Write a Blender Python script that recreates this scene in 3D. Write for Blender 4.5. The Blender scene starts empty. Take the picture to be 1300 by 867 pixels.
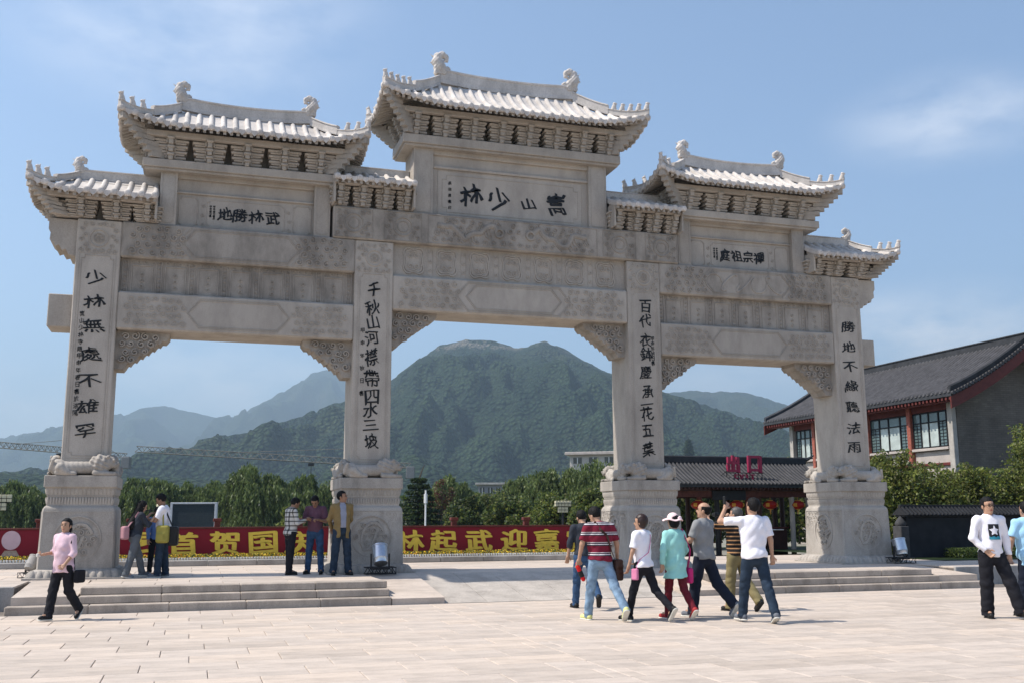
import bpy, bmesh, math, random
import numpy as np
from mathutils import Vector, Matrix
random.seed(7); rng = np.random.default_rng(7)
S = 1.08                      # the layout below is measured in units of 1.08 m
sc = bpy.context.scene
PI = math.pi
rad = math.radians
# ------------------------------------------------------------------ camera
yaw, pitch, roll = 0.3044, 0.1712, -0.0035
fw = Vector((math.sin(yaw)*math.cos(pitch), math.cos(yaw)*math.cos(pitch), math.sin(pitch)))
rt = Vector((math.cos(yaw), -math.sin(yaw), 0)); up = rt.cross(fw)
r2 = rt*math.cos(roll)+up*math.sin(roll); u2 = -rt*math.sin(roll)+up*math.cos(roll)
cd = bpy.data.cameras.new('camera'); cam = bpy.data.objects.new('camera', cd); sc.collection.objects.link(cam)
cam.matrix_world = Matrix(((r2.x, u2.x, -fw.x, -6.5553*S), (r2.y, u2.y, -fw.y, -20.6792*S), (r2.z, u2.z, -fw.z, 1.0811*S), (0, 0, 0, 1)))
cd.sensor_width = 36; cd.lens = 1287.34/1300*36; cd.clip_end = 30000; cd.clip_start = 0.1
sc.camera = cam
# ------------------------------------------------------------------ light
SUN_EL, SUN_B = rad(54), rad(9)
SUN_DIR = Vector((-math.cos(SUN_EL)*math.cos(SUN_B), math.cos(SUN_EL)*math.sin(SUN_B), math.sin(SUN_EL)))
w = bpy.data.worlds.new('World'); sc.world = w; w.use_nodes = True
nt = w.node_tree; N = nt.nodes; Lk = nt.links
bg = N['Background']; bg.inputs['Strength'].default_value = 0.148
sky = N.new('ShaderNodeTexSky'); sky.sky_type = 'NISHITA'; sky.sun_disc = False
sky.sun_elevation = SUN_EL; sky.sun_rotation = math.atan2(SUN_DIR.x, SUN_DIR.y) % (2*PI)
sky.air_density = 1.0; sky.dust_density = 1.6; sky.ozone_density = 3.2; sky.altitude = 300
tc = N.new('ShaderNodeTexCoord')
def wn(typ, **kw):
    q = N.new(typ)
    for a, b in kw.items(): setattr(q, a, b)
    return q
cn = wn('ShaderNodeTexNoise'); cn.inputs['Scale'].default_value = 9; cn.inputs['Detail'].default_value = 10; cn.inputs['Roughness'].default_value = .58
st3 = wn('ShaderNodeVectorMath', operation='MULTIPLY'); st3.inputs[1].default_value = (1, 1, 2.4); Lk.new(tc.outputs['Generated'], st3.inputs[0]); Lk.new(st3.outputs[0], cn.inputs['Vector'])
tot = None
for d, r, amt in [((0.627, 0.698, 0.347), 0.13, 0.45), ((0.636, 0.755, 0.16), 0.15, 0.95), ((0.029, 0.992, 0.123), 0.17, 0.6), ((-0.031, 0.906, 0.422), 0.2, 0.35), ((-0.132, 0.987, 0.096), 0.14, 0.55), ((0.493, 0.861, 0.123), 0.16, 0.45), ((0.6, 0.789, 0.133), 0.1, 0.7), ((0.033, 0.892, 0.451), 0.16, 0.3)]:      # soft banks of cloud, each at its own bearing and height in the sky
    dm = wn('ShaderNodeVectorMath', operation='DISTANCE'); dm.inputs[1].default_value = (d[0], d[1], d[2]*2.4); Lk.new(st3.outputs[0], dm.inputs[0])
    mr = wn('ShaderNodeMapRange', interpolation_type='SMOOTHSTEP'); mr.inputs[1].default_value = r; mr.inputs[2].default_value = 0; mr.inputs[3].default_value = 0; mr.inputs[4].default_value = amt; Lk.new(dm.outputs['Value'], mr.inputs[0])
    if tot is None: tot = mr.outputs[0]
    else:
        ad = wn('ShaderNodeMath', operation='MAXIMUM'); Lk.new(tot, ad.inputs[0]); Lk.new(mr.outputs[0], ad.inputs[1]); tot = ad.outputs[0]
cb = wn('ShaderNodeMapRange'); cb.inputs[1].default_value = .32; cb.inputs[2].default_value = .6; Lk.new(cn.outputs[0], cb.inputs[0])
cr = wn('ShaderNodeMath', operation='MULTIPLY'); Lk.new(tot, cr.inputs[0]); Lk.new(cb.outputs[0], cr.inputs[1])
mx = wn('ShaderNodeMix', data_type='RGBA'); mx.inputs[7].default_value = (7.2, 7.1, 7.2, 1)
Lk.new(cr.outputs[0], mx.inputs[0]);  Lk.new(sky.outputs[0], mx.inputs[6]); Lk.new(mx.outputs[2], bg.inputs['Color'])
sl = bpy.data.lights.new('sun', 'SUN'); sl.energy = 5.0; sl.angle = rad(0.53); sl.color = (1, 0.94, 0.86)
so = bpy.data.objects.new('sun', sl); sc.collection.objects.link(so)
so.rotation_mode = 'QUATERNION'; so.rotation_quaternion = SUN_DIR.to_track_quat('Z', 'Y'); so.location = (0, 0, 60)
sc.view_settings.view_transform = 'Standard'; sc.view_settings.look = 'None'; sc.view_settings.exposure = 0.44; sc.view_settings.gamma = 1
sc.cycles.max_bounces = 6; sc.cycles.diffuse_bounces = 3; sc.cycles.volume_bounces = 0; sc.cycles.transparent_max_bounces = 8
# ------------------------------------------------------------------ materials
class NT:
    def __init__(s, name, rough=0.8, spec=0.3):
        s.m = bpy.data.materials.new(name); s.m.use_nodes = True; s.t = s.m.node_tree
        s.b = s.t.nodes['Principled BSDF']; s.b.inputs['Roughness'].default_value = rough
        s.b.inputs['Specular IOR Level'].default_value = spec
        s.tc = s.t.nodes.new('ShaderNodeTexCoord')
    def n(s, typ, **kw):
        nd = s.t.nodes.new(typ)
        for k, v in kw.items():
            setattr(nd, k, v)
        return nd
    def l(s, a, b): s.t.links.new(a, b)
    def noise(s, scale, detail=4, rough=0.55, coord='Object', stretch=None):
        nd = s.n('ShaderNodeTexNoise'); nd.inputs['Scale'].default_value = scale
        nd.inputs['Detail'].default_value = detail; nd.inputs['Roughness'].default_value = rough
        src = s.tc.outputs[coord]
        if stretch:
            m = s.n('ShaderNodeMapping'); m.inputs['Scale'].default_value = stretch; s.l(src, m.inputs[0]); src = m.outputs[0]
        s.l(src, nd.inputs['Vector']); return nd.outputs['Fac']
    def ramp(s, fac, stops):
        r = s.n('ShaderNodeValToRGB'); e = r.color_ramp.elements
        while len(e) < len(stops): e.new(0.5)
        for i, (p, c) in enumerate(stops):
            e[i].position = p; e[i].color = (c[0], c[1], c[2], 1) if not isinstance(c, (int, float)) else (c, c, c, 1)
        s.l(fac, r.inputs[0]); return r.outputs[0]
    def mix(s, fac, a, b, mode='MIX'):
        m = s.n('ShaderNodeMix'); m.data_type = 'RGBA'; m.blend_type = mode
        for v, i in ((fac, 0), (a, 6), (b, 7)):
            if isinstance(v, (int, float)): m.inputs[i].default_value = v if i == 0 else (v, v, v, 1)
            elif isinstance(v, tuple): m.inputs[i].default_value = (*v, 1)
            else: s.l(v, m.inputs[i])
        return m.outputs[2]
    def math(s, op, a, b=None):
        m = s.n('ShaderNodeMath'); m.operation = op
        for v, i in ((a, 0), (b, 1)):
            if v is None: continue
            if isinstance(v, (int, float)): m.inputs[i].default_value = v
            else: s.l(v, m.inputs[i])
        return m.outputs[0]
    def sep(s, coord='Object'):
        p = s.n('ShaderNodeSeparateXYZ'); s.l(s.tc.outputs[coord], p.inputs[0]); return p.outputs
    def color(s, c):
        if isinstance(c, tuple): s.b.inputs['Base Color'].default_value = (*c, 1)
        else: s.l(c, s.b.inputs['Base Color'])
    def bump(s, h, strength=0.3, dist=0.02):
        b = s.n('ShaderNodeBump'); b.inputs['Strength'].default_value = strength; b.inputs['Distance'].default_value = dist
        s.l(h, b.inputs['Height']); s.l(b.outputs[0], s.b.inputs['Normal'])
    def rnd(s):
        o = s.n('ShaderNodeObjectInfo'); return o.outputs['Random']

def stone(name, c1, c2, stain=0.35, sp=60, bump=0.25, var=0.08, streak=True):
    k = NT(name, 0.85, 0.25)
    base = k.mix(k.noise(1.3, 5), c1, c2)
    speck = k.ramp(k.noise(sp, 3, 0.7), [(0.3, 0.78), (0.5, 1.0), (0.7, 1.1)])
    col = k.mix(1.0, base, speck, 'MULTIPLY')
    st = k.ramp(k.noise(2.2, 8, 0.65, stretch=(1, 1, 0.45) if streak else None), [(0.42, 1.0), (0.72, 1.0-stain)])
    col = k.mix(1.0, col, st, 'MULTIPLY')
    v = k.ramp(k.rnd(), [(0, 1-var), (1, 1+var)]); col = k.mix(1.0, col, v, 'MULTIPLY')
    k.color(col); k.bump(k.noise(sp*0.6, 5, 0.7), bump, 0.012); return k.m
def plain(name, c, rough=0.7, var=0.15, sc_=8, bump=0.1, metal=0, spec=0.3, rndv=0.0):
    k = NT(name, rough, spec); k.b.inputs['Metallic'].default_value = metal
    f = k.ramp(k.noise(sc_, 5), [(0.3, 1-var), (0.7, 1+var)])
    col = k.mix(1.0, c, f, 'MULTIPLY')
    if rndv: col = k.mix(1.0, col, k.ramp(k.rnd(), [(0, 1-rndv), (1, 1+rndv)]), 'MULTIPLY')
    k.color(col)
    if bump: k.bump(k.noise(sc_*4, 4), bump, 0.01)
    return k.m
MT = {}
MT['stone'] = stone('carved_granite', (0.375, 0.332, 0.283), (0.445, 0.40, 0.345), 0.28)
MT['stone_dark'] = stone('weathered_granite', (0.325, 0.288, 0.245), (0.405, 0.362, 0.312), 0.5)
MT['stone_pale'] = stone('roof_granite', (0.52, 0.475, 0.43), (0.66, 0.61, 0.56), 0.35, 40, 0.3)
MT['stone_base'] = stone('base_granite', (0.375, 0.335, 0.288), (0.45, 0.405, 0.352), 0.4)
MT['step'] = stone('step_granite', (0.40, 0.335, 0.275), (0.49, 0.42, 0.35), 0.45, 50, 0.2)
MT['ink'] = plain('black_paint', (0.012, 0.012, 0.013), 0.5, 0.2)
def paving():
    k = NT('paving_granite', 0.7, 0.3)
    base = k.mix(k.noise(0.8, 5), (0.53, 0.442, 0.365), (0.635, 0.543, 0.458))
    col = k.mix(1.0, base, k.ramp(k.noise(70, 3, 0.7), [(0.3, 0.86), (0.7, 1.08)]), 'MULTIPLY')
    col = k.mix(1.0, col, k.ramp(k.noise(0.7, 8, 0.68), [(0.42, 1.0), (0.72, 0.74)]), 'MULTIPLY')
    col = k.mix(1.0, col, k.ramp(k.noise(5, 6, 0.7, stretch=(0.35, 1, 1)), [(0.46, 1.0), (0.74, 0.72)]), 'MULTIPLY')
    col = k.mix(1.0, col, k.ramp(k.rnd(), [(0, (0.88, 0.87, 0.855)), (0.5, (1, 1, 1)), (1, (1.07, 1.04, 1.0))]), 'MULTIPLY')
    k.color(col); k.bump(k.noise(45, 4), 0.12, 0.01); return k.m
MT['paving'] = paving()
MT['ramp'] = stone('ramp_granite', (0.43, 0.38, 0.325), (0.52, 0.465, 0.405), 0.3, 30, 0.3, streak=False)
MT['joint'] = plain('paving_joint', (0.17, 0.145, 0.125), 0.95, 0.3)
MT['earth'] = plain('earth', (0.16, 0.16, 0.09), 0.95, 0.3, 0.6)
MT['asphalt_far'] = plain('dusty_ground', (0.22, 0.21, 0.17), 0.95, 0.25, 0.3)
MT['banner'] = plain('red_banner_cloth', (0.20, 0.009, 0.022), 0.75, 0.12, 1.2, 0.05)
MT['gold'] = plain('yellow_print', (0.80, 0.60, 0.09), 0.7, 0.1)
MT['black'] = plain('black_steel', (0.015, 0.015, 0.017), 0.55, 0.2)
MT['steel'] = plain('brushed_steel', (0.55, 0.57, 0.6), 0.32, 0.1, 20, 0.05, metal=0.85)
MT['glass_dark'] = plain('dark_glass', (0.02, 0.025, 0.03), 0.1, 0.1, spec=0.6, bump=0)
MT['red_wood'] = plain('red_painted_wood', (0.115, 0.024, 0.018), 0.6, 0.25, 5)
MT['dark_wood'] = plain('dark_red_wood', (0.05, 0.018, 0.014), 0.6, 0.25, 5)
MT['tile_grey'] = plain('grey_roof_tile', (0.06, 0.058, 0.06), 0.75, 0.3, 3, 0.3, rndv=0.3)
MT['tile_dark'] = plain('dark_roof_tile', (0.03, 0.031, 0.034), 0.7, 0.3, 3, 0.3, rndv=0.2)
MT['black_wall'] = plain('dark_painted_brick', (0.018, 0.019, 0.022), 0.9, 0.3, 3)
MT['curb'] = stone('curb_granite', (0.34, 0.32, 0.30), (0.42, 0.40, 0.37), 0.4)
MT['white'] = plain('white_plastic', (0.7, 0.7, 0.68), 0.5, 0.08)
# ------------------------------------------------------------------ mesh helpers
def mk(name, verts, faces, mats, idx=None, smooth=False, recalc=False):
    me = bpy.data.meshes.new(name)
    v = np.asarray(verts, dtype=np.float64).reshape(-1, 3)*S
    if isinstance(faces, np.ndarray):
        nv, nf, kf = len(v), len(faces), faces.shape[1]
        me.vertices.add(nv); me.vertices.foreach_set('co', v.astype(np.float32).ravel())
        me.loops.add(nf*kf); me.loops.foreach_set('vertex_index', faces.astype(np.int32).ravel())
        me.polygons.add(nf); me.polygons.foreach_set('loop_start', (np.arange(nf)*kf).astype(np.int32))
        me.update(calc_edges=True); me.validate()
    else:
        me.from_pydata(v.tolist(), [], faces)
    for m in (mats if isinstance(mats, (list, tuple)) else [mats]): me.materials.append(m)
    if idx is not None: me.polygons.foreach_set('material_index', np.asarray(idx, dtype=np.int32))
    if recalc:
        bm = bmesh.new(); bm.from_mesh(me); bmesh.ops.recalc_face_normals(bm, faces=bm.faces); bm.to_mesh(me); bm.free()
    if smooth:
        me.polygons.foreach_set('use_smooth', [True]*len(me.polygons))
        if isinstance(smooth, (int, float)) and not isinstance(smooth, bool): me.set_sharp_from_angle(angle=rad(smooth))
    me.update(); return me
def ob(name, data, parent=None, loc=(0, 0, 0), rot=(0, 0, 0), scale=(1, 1, 1), label=None, cat=None, group=None, kind=None):
    o = bpy.data.objects.new(name, data); sc.collection.objects.link(o)
    o.parent = parent; o.location = (loc[0]*S, loc[1]*S, loc[2]*S); o.rotation_euler = rot; o.scale = scale
    if label: o['label'] = label
    if cat: o['category'] = cat
    if group: o['group'] = group
    if kind: o['kind'] = kind
    return o
def thing(name, loc, label, cat, group=None, rot=(0, 0, 0)): return ob(name, None, None, loc, rot, label=label, cat=cat, group=group)
_t = []
for ax in range(3):
    pass
def _tmpl():
    V = []; key = {}
    for sx in (-1, 1):
        for sy in (-1, 1):
            for sz in (-1, 1):
                for ax in range(3):
                    key[(sx, sy, sz, ax)] = len(V)
                    V.append([(s_, 0 if a == ax else -s_) for a, s_ in enumerate((sx, sy, sz))])
    F = []
    for ax in range(3):
        o1, o2 = [a for a in range(3) if a != ax]
        for s_ in (-1, 1):
            f = []
            for (p, q_) in ((-1, -1), (1, -1), (1, 1), (-1, 1)):
                c = [0, 0, 0]; c[ax] = s_; c[o1] = p; c[o2] = q_; f.append(key[(*c, ax)])
            F.append(f)
    for ax in range(3):
        o1, o2 = [a for a in range(3) if a != ax]
        for p in (-1, 1):
            for q_ in (-1, 1):
                c1 = [0, 0, 0]; c1[ax] = -1; c1[o1] = p; c1[o2] = q_; c2 = list(c1); c2[ax] = 1
                F.append([key[(*c1, o1)], key[(*c2, o1)], key[(*c2, o2)], key[(*c1, o2)]])
    for sx in (-1, 1):
        for sy in (-1, 1):
            for sz in (-1, 1): F.append([key[(sx, sy, sz, a)] for a in range(3)])
    sg = np.array([[[s_, d] for (s_, d) in v] for v in V], float)
    P = sg[:, :, 0]*1.0 + sg[:, :, 1]*0.2
    out = []
    for f in F:
        c = P[f].mean(0); n = np.cross(P[f[1]]-P[f[0]], P[f[2]]-P[f[1]])
        out.append(f if n@c > 0 else f[::-1])
    return sg, out
SG, CF = _tmpl()
class MB:
    def __init__(s): s.v = []; s.f = []; s.i = []; s.m = 0
    def add(s, V, F):
        b = len(s.v); s.v.extend([tuple(p) for p in V]); s.f.extend([[b+k for k in f] for f in F]); s.i.extend([s.m]*len(F)); return s
    def cbox(s, x0, x1, y0, y1, z0, z1, b=0.008):
        c = np.array([(x0+x1)/2, (y0+y1)/2, (z0+z1)/2]); h = np.array([abs(x1-x0)/2, abs(y1-y0)/2, abs(z1-z0)/2]); b = min(b, h.min()*0.9)
        return s.add(c+SG[:, :, 0]*h+SG[:, :, 1]*b, CF)
    def box(s, x0, x1, y0, y1, z0, z1):
        V = [(x, y, z) for x in (x0, x1) for y in (y0, y1) for z in (z0, z1)]
        return s.add(V, [(0, 1, 3, 2), (4, 6, 7, 5), (0, 4, 5, 1), (2, 3, 7, 6), (0, 2, 6, 4), (1, 5, 7, 3)])
    def hexa(s, V): return s.add(V, [(0, 1, 3, 2), (4, 6, 7, 5), (0, 4, 5, 1), (2, 3, 7, 6), (0, 2, 6, 4), (1, 5, 7, 3)])
    def quad(s, *V): return s.add(V, [tuple(range(len(V)))])
    def loft(s, R, cap=True, closed=True):
        n = len(R[0]); V = [p for r in R for p in r]; F = []
        for i in range(len(R)-1):
            for j in range(n if closed else n-1):
                k = (j+1) % n; F.append((i*n+j, i*n+k, (i+1)*n+k, (i+1)*n+j))
        if cap: F.append(tuple(range(n))[::-1]); F.append(tuple((len(R)-1)*n+j for j in range(n)))
        return s.add(V, F)
    def tube(s, pts, r, n=6, cap=True):
        pts = [Vector(p) for p in pts]; R = []; rr = r if isinstance(r, (list, tuple)) else [r]*len(pts)
        for i, p in enumerate(pts):
            d = (pts[min(i+1, len(pts)-1)]-pts[max(i-1, 0)]).normalized()
            a = d.cross(Vector((0, 0, 1))) if abs(d.z) < 0.9 else d.cross(Vector((1, 0, 0))); a.normalize(); b_ = d.cross(a)
            R.append([tuple(p+(a*math.cos(t)+b_*math.sin(t))*rr[i]) for t in [2*PI*k/n for k in range(n)]])
        return s.loft(R, cap)
    def ribbon(s, pts, wd, h, y, ax='y'):
        # raised line on a vertical face (pts = (x,z)); ax='x': pts=(y,z) on a face of constant x = y
        n = len(pts); P = np.array(pts, float); D = np.gradient(P, axis=0) if n > 1 else P
        D /= (np.linalg.norm(D, axis=1)[:, None]+1e-9); Nn = np.stack([-D[:, 1], D[:, 0]], 1)
        V = []; sgn = 1
        for a, nn in zip(P, Nn):
            for o_, d in ((-wd/2, 0.002), (-wd/3.1, -h), (wd/3.1, -h), (wd/2, 0.002)):
                q_ = a+nn*o_
                V.append((q_[0], y+d, q_[1]) if ax == 'y' else (y+d, q_[0], q_[1]))
        F = []
        for i in range(n-1):
            for j in range(3): F.append((i*4+j, (i+1)*4+j, (i+1)*4+j+1, i*4+j+1) if ax == 'y' else (i*4+j+1, (i+1)*4+j+1, (i+1)*4+j, i*4+j))
        return s.add(V, F)
    def mesh(s, name, mats, smooth=False, recalc=False): return mk(name, s.v, s.f, mats, s.i if isinstance(mats, (list, tuple)) else None, smooth, recalc)
    def ob(s, name, mats, parent=None, smooth=False, recalc=False, **kw): return ob(name, s.mesh(name, mats, smooth, recalc), parent, **kw)
def loop(pts): return pts+[pts[0]]
def rect(x0, x1, z0, z1, notch=0):
    if not notch: return [(x0, z0), (x1, z0), (x1, z1), (x0, z1), (x0, z0)]
    k = notch
    return [(x0+k, z0), (x1-k, z0), (x1-k, z0+k), (x1, z0+k), (x1, z1-k), (x1-k, z1-k), (x1-k, z1), (x0+k, z1), (x0+k, z1-k), (x0, z1-k), (x0, z0+k), (x0+k, z0+k), (x0+k, z0)]
def circ(x, z, r, n=20, a0=0, a1=2*PI): return [(x+r*math.cos(a0+(a1-a0)*i/n), z+r*math.sin(a0+(a1-a0)*i/n)) for i in range(n+1)]
def spiral(x, z, r, a0, turns, hand, n=12):
    return [(x+r*(1-0.8*i/n)*math.cos(a0+hand*turns*2*PI*i/n), z+r*(1-0.8*i/n)*math.sin(a0+hand*turns*2*PI*i/n)) for i in range(n+1)]
def corners(mb, pts, wd, h, y, ax='y'):
    for i in range(len(pts)-1):
        mb.ribbon([pts[i], pts[i+1]], wd, h, y, ax)
def curls(mb, x0, x1, z0, z1, y, cell=0.15, wd=0.03, h=0.018, ax='y', seed=0, keep=None):
    cell *= 1.2 if cell > .12 else 1.05; rr = random.Random(seed); rows = max(1, round((z1-z0)/(cell*0.87))); dz = (z1-z0)/rows; cols = max(1, round((x1-x0)/cell)); dx = (x1-x0)/cols
    for j in range(rows):
        for i in range(cols):
            x = x0+(i+0.5+(0.5 if j % 2 else 0)*0.9)*dx; z = z0+(j+0.5)*dz
            if x > x1-dx*0.3: continue
            x += rr.uniform(-.1, .1)*dx; z += rr.uniform(-.1, .1)*dz
            if keep and not keep(x, z): continue
            r = min(dx, dz)*0.52*rr.uniform(0.85, 1.1)
            mb.ribbon(spiral(x, z, r, rr.uniform(0, 6.3), 1.35, rr.choice((-1, 1))), wd*.9, h*1.1, y, ax)
# signed distance toolkit, for carved figures, people and soft things
def sph(P, c, r): return np.sqrt((P[0]-c[0])**2+(P[1]-c[1])**2+(P[2]-c[2])**2)-r
def ell(P, c, r, R=None):
    x, y, z = P[0]-c[0], P[1]-c[1], P[2]-c[2]
    if R is not None:
        x, y, z = R[0][0]*x+R[1][0]*y+R[2][0]*z, R[0][1]*x+R[1][1]*y+R[2][1]*z, R[0][2]*x+R[1][2]*y+R[2][2]*z
    k0 = np.sqrt((x/r[0])**2+(y/r[1])**2+(z/r[2])**2); k1 = np.sqrt((x/r[0]**2)**2+(y/r[1]**2)**2+(z/r[2]**2)**2)
    return k0*(k0-1)/(k1+1e-9)
def cap(P, a, b, ra, rb=None):
    if rb is None: rb = ra
    a = np.asarray(a, float); b = np.asarray(b, float); d = b-a; L2 = d@d+1e-12
    t = np.clip(((P[0]-a[0])*d[0]+(P[1]-a[1])*d[1]+(P[2]-a[2])*d[2])/L2, 0, 1)
    return np.sqrt((P[0]-a[0]-t*d[0])**2+(P[1]-a[1]-t*d[1])**2+(P[2]-a[2]-t*d[2])**2)-(ra+(rb-ra)*t)
def rbox(P, c, h, r=0.02, R=None):
    x, y, z = P[0]-c[0], P[1]-c[1], P[2]-c[2]
    if R is not None:
        x, y, z = R[0][0]*x+R[1][0]*y+R[2][0]*z, R[0][1]*x+R[1][1]*y+R[2][1]*z, R[0][2]*x+R[1][2]*y+R[2][2]*z
    qx, qy, qz = abs(x)-h[0]+r, abs(y)-h[1]+r, abs(z)-h[2]+r
    return np.sqrt(np.maximum(qx, 0)**2+np.maximum(qy, 0)**2+np.maximum(qz, 0)**2)+np.minimum(np.maximum(qx, np.maximum(qy, qz)), 0)-r
def smin(a, b, k=0.03):
    h = np.clip(0.5+0.5*(b-a)/k, 0, 1); return b*(1-h)+a*h-k*h*(1-h)
def smax(a, b, k=0.01): return -smin(-a, -b, k)
def surfnet(fn, lo, hi, h):
    ax = [np.arange(lo[i]-h, hi[i]+2*h, h, dtype=np.float32) for i in range(3)]
    P = np.meshgrid(*ax, indexing='ij'); F = fn(P).astype(np.float32); ins = F < 0
    sh = tuple(n-1 for n in F.shape); cs = [(a, b, c) for a in (0, 1) for b in (0, 1) for c in (0, 1)]
    sl_ = lambda A, c: A[c[0]:c[0]+sh[0], c[1]:c[1]+sh[1], c[2]:c[2]+sh[2]]
    cnt = sum(sl_(ins, c).astype(np.int8) for c in cs); act = (cnt > 0) & (cnt < 8)
    ijk = np.argwhere(act)
    if not len(ijk): return np.zeros((0, 3)), np.zeros((0, 4), int)
    idm = -np.ones(sh, dtype=np.int64); idm[act] = np.arange(len(ijk))
    acc = np.zeros((len(ijk), 3)); num = np.zeros(len(ijk))
    fv = {c: F[ijk[:, 0]+c[0], ijk[:, 1]+c[1], ijk[:, 2]+c[2]] for c in cs}
    for c in cs:
        for a in range(3):
            if c[a]: continue
            d = list(c); d[a] = 1; d = tuple(d); f0, f1 = fv[c], fv[d]; m = (f0 < 0) != (f1 < 0)
            t = np.where(m, f0/(f0-f1+1e-12), 0); p = np.tile(np.array(c, float), (len(ijk), 1)); p[:, a] += t
            acc += p*m[:, None]; num += m
    V = (ijk+acc/num[:, None])*h+np.array([a[0] for a in ax])
    Q = []
    for a in range(3):
        b, c = (a+1) % 3, (a+2) % 3
        s0 = [slice(1, None)]*3; s0[a] = slice(0, None); lo_ = [slice(None)]*3
        A = ins.take(range(0, ins.shape[a]-1), axis=a); B = ins.take(range(1, ins.shape[a]), axis=a)
        e = np.argwhere(A != B)
        e = e[(e[:, b] > 0) & (e[:, c] > 0) & (e[:, b] < sh[b]) & (e[:, c] < sh[c])]
        if not len(e): continue
        fl = A[e[:, 0], e[:, 1], e[:, 2]]
        def g(db, dc):
            k = e.copy(); k[:, b] -= db; k[:, c] -= dc; return idm[k[:, 0], k[:, 1], k[:, 2]]
        q_ = np.stack([g(1, 1), g(0, 1), g(0, 0), g(1, 0)], 1); q_[~fl] = q_[~fl][:, ::-1]; Q.append(q_)
    Q = np.concatenate(Q); Q = Q[(Q >= 0).all(1)]
    return V, Q
def sdfmesh(name, fn, lo, hi, h, mats, smooth=True):
    V, Q = surfnet(fn, lo, hi, h); return mk(name, V, Q, mats, smooth=smooth)
def joinVQ(L):
    Vs, Qs, b = [], [], 0
    for V, Q in L:
        Vs.append(V); Qs.append(Q+b); b += len(V)
    return np.concatenate(Vs), np.concatenate(Qs)
# lettering: glyph outlines of the built-in font, turned into flat or slightly raised mesh
_gl = {}
def glyph(ch, bold=0.0, depth=0.004, wob=0.0):
    key = (ch, bold, depth, wob)
    if key in _gl: return _gl[key]
    c = bpy.data.curves.new('glyph', 'FONT'); c.body = ch; c.offset = bold; c.extrude = depth; c.resolution_u = 4
    o = bpy.data.objects.new('glyph', c); sc.collection.objects.link(o); bpy.context.view_layer.update()
    me = o.evaluated_get(bpy.context.evaluated_depsgraph_get()).to_mesh()
    V = np.zeros(len(me.vertices)*3); me.vertices.foreach_get('co', V); V = V.reshape(-1, 3)
    F = [list(p.vertices) for p in me.polygons]
    sc.collection.objects.unlink(o); bpy.data.objects.remove(o); bpy.data.curves.remove(c)
    if len(V):
        lo, hi = V[:, :2].min(0), V[:, :2].max(0); ce = (lo+hi)/2; V[:, :2] -= ce; V[:, :2] /= max((hi-lo).max(), 0.3)
        if wob:      # brush-like sway and swelling of the strokes
            rr = np.random.default_rng(ord(ch[0])); ph = rr.uniform(0, 6.3, 6)
            x, y = V[:, 0].copy(), V[:, 1].copy()
            V[:, 0] = x*(1+0.10*wob*np.sin(3*y+ph[0]))+0.05*wob*np.sin(5*y+ph[1])+0.025*wob*np.sin(13*y+9*x+ph[2])-0.08*wob*y
            V[:, 1] = y+0.13*wob*x+0.05*wob*np.sin(5*x+ph[3])+0.025*wob*np.sin(12*x+8*y+ph[4])-0.10*wob*x*x
    _gl[key] = (V, F); return _gl[key]
def put_glyph(ch, x, y, z, w_, h_, mat, parent, bold=0.0, depth=0.01, wob=0.0, name='character', jag=0.0):
    V, F = glyph(ch, 0.0, depth, wob)
    if not len(V): return
    W = []; G = []; n = len(V)
    for i, (a, b) in enumerate(((0, 0), (.9, -.5), (1.8, -1.0), (-.9, .5), (-1.8, 1.0), (.5, .6), (-.5, -.6)) if bold else ((0, 0),)):
        W.append(np.stack([V[:, 0]*w_+a*bold*w_, -V[:, 2]+.0007*i, V[:, 1]*h_+b*bold*h_], 1)); G += [[q+i*n for q in f] for f in F]
    return ob(name, mk(name, np.concatenate(W), G, mat), parent, (x, y, z))
# ------------------------------------------------------------------ memorial gate
gate = thing('memorial_gate', (0, 0, 0), 'grey stone memorial gate with four columns, three tiled main roofs and black calligraphy', 'gateway')
A_, B_, CW, CD, HT = 8.4951, 3.0941, 0.4044, 1.0, 6.83
COLX = [-A_, -B_, B_, A_]
st, sd, spl, sb = MT['stone'], MT['stone_dark'], MT['stone_pale'], MT['stone_base']
def lines(mb, pts, y, wd=0.012, h=0.010): corners(mb, pts, wd, h, y)
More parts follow.
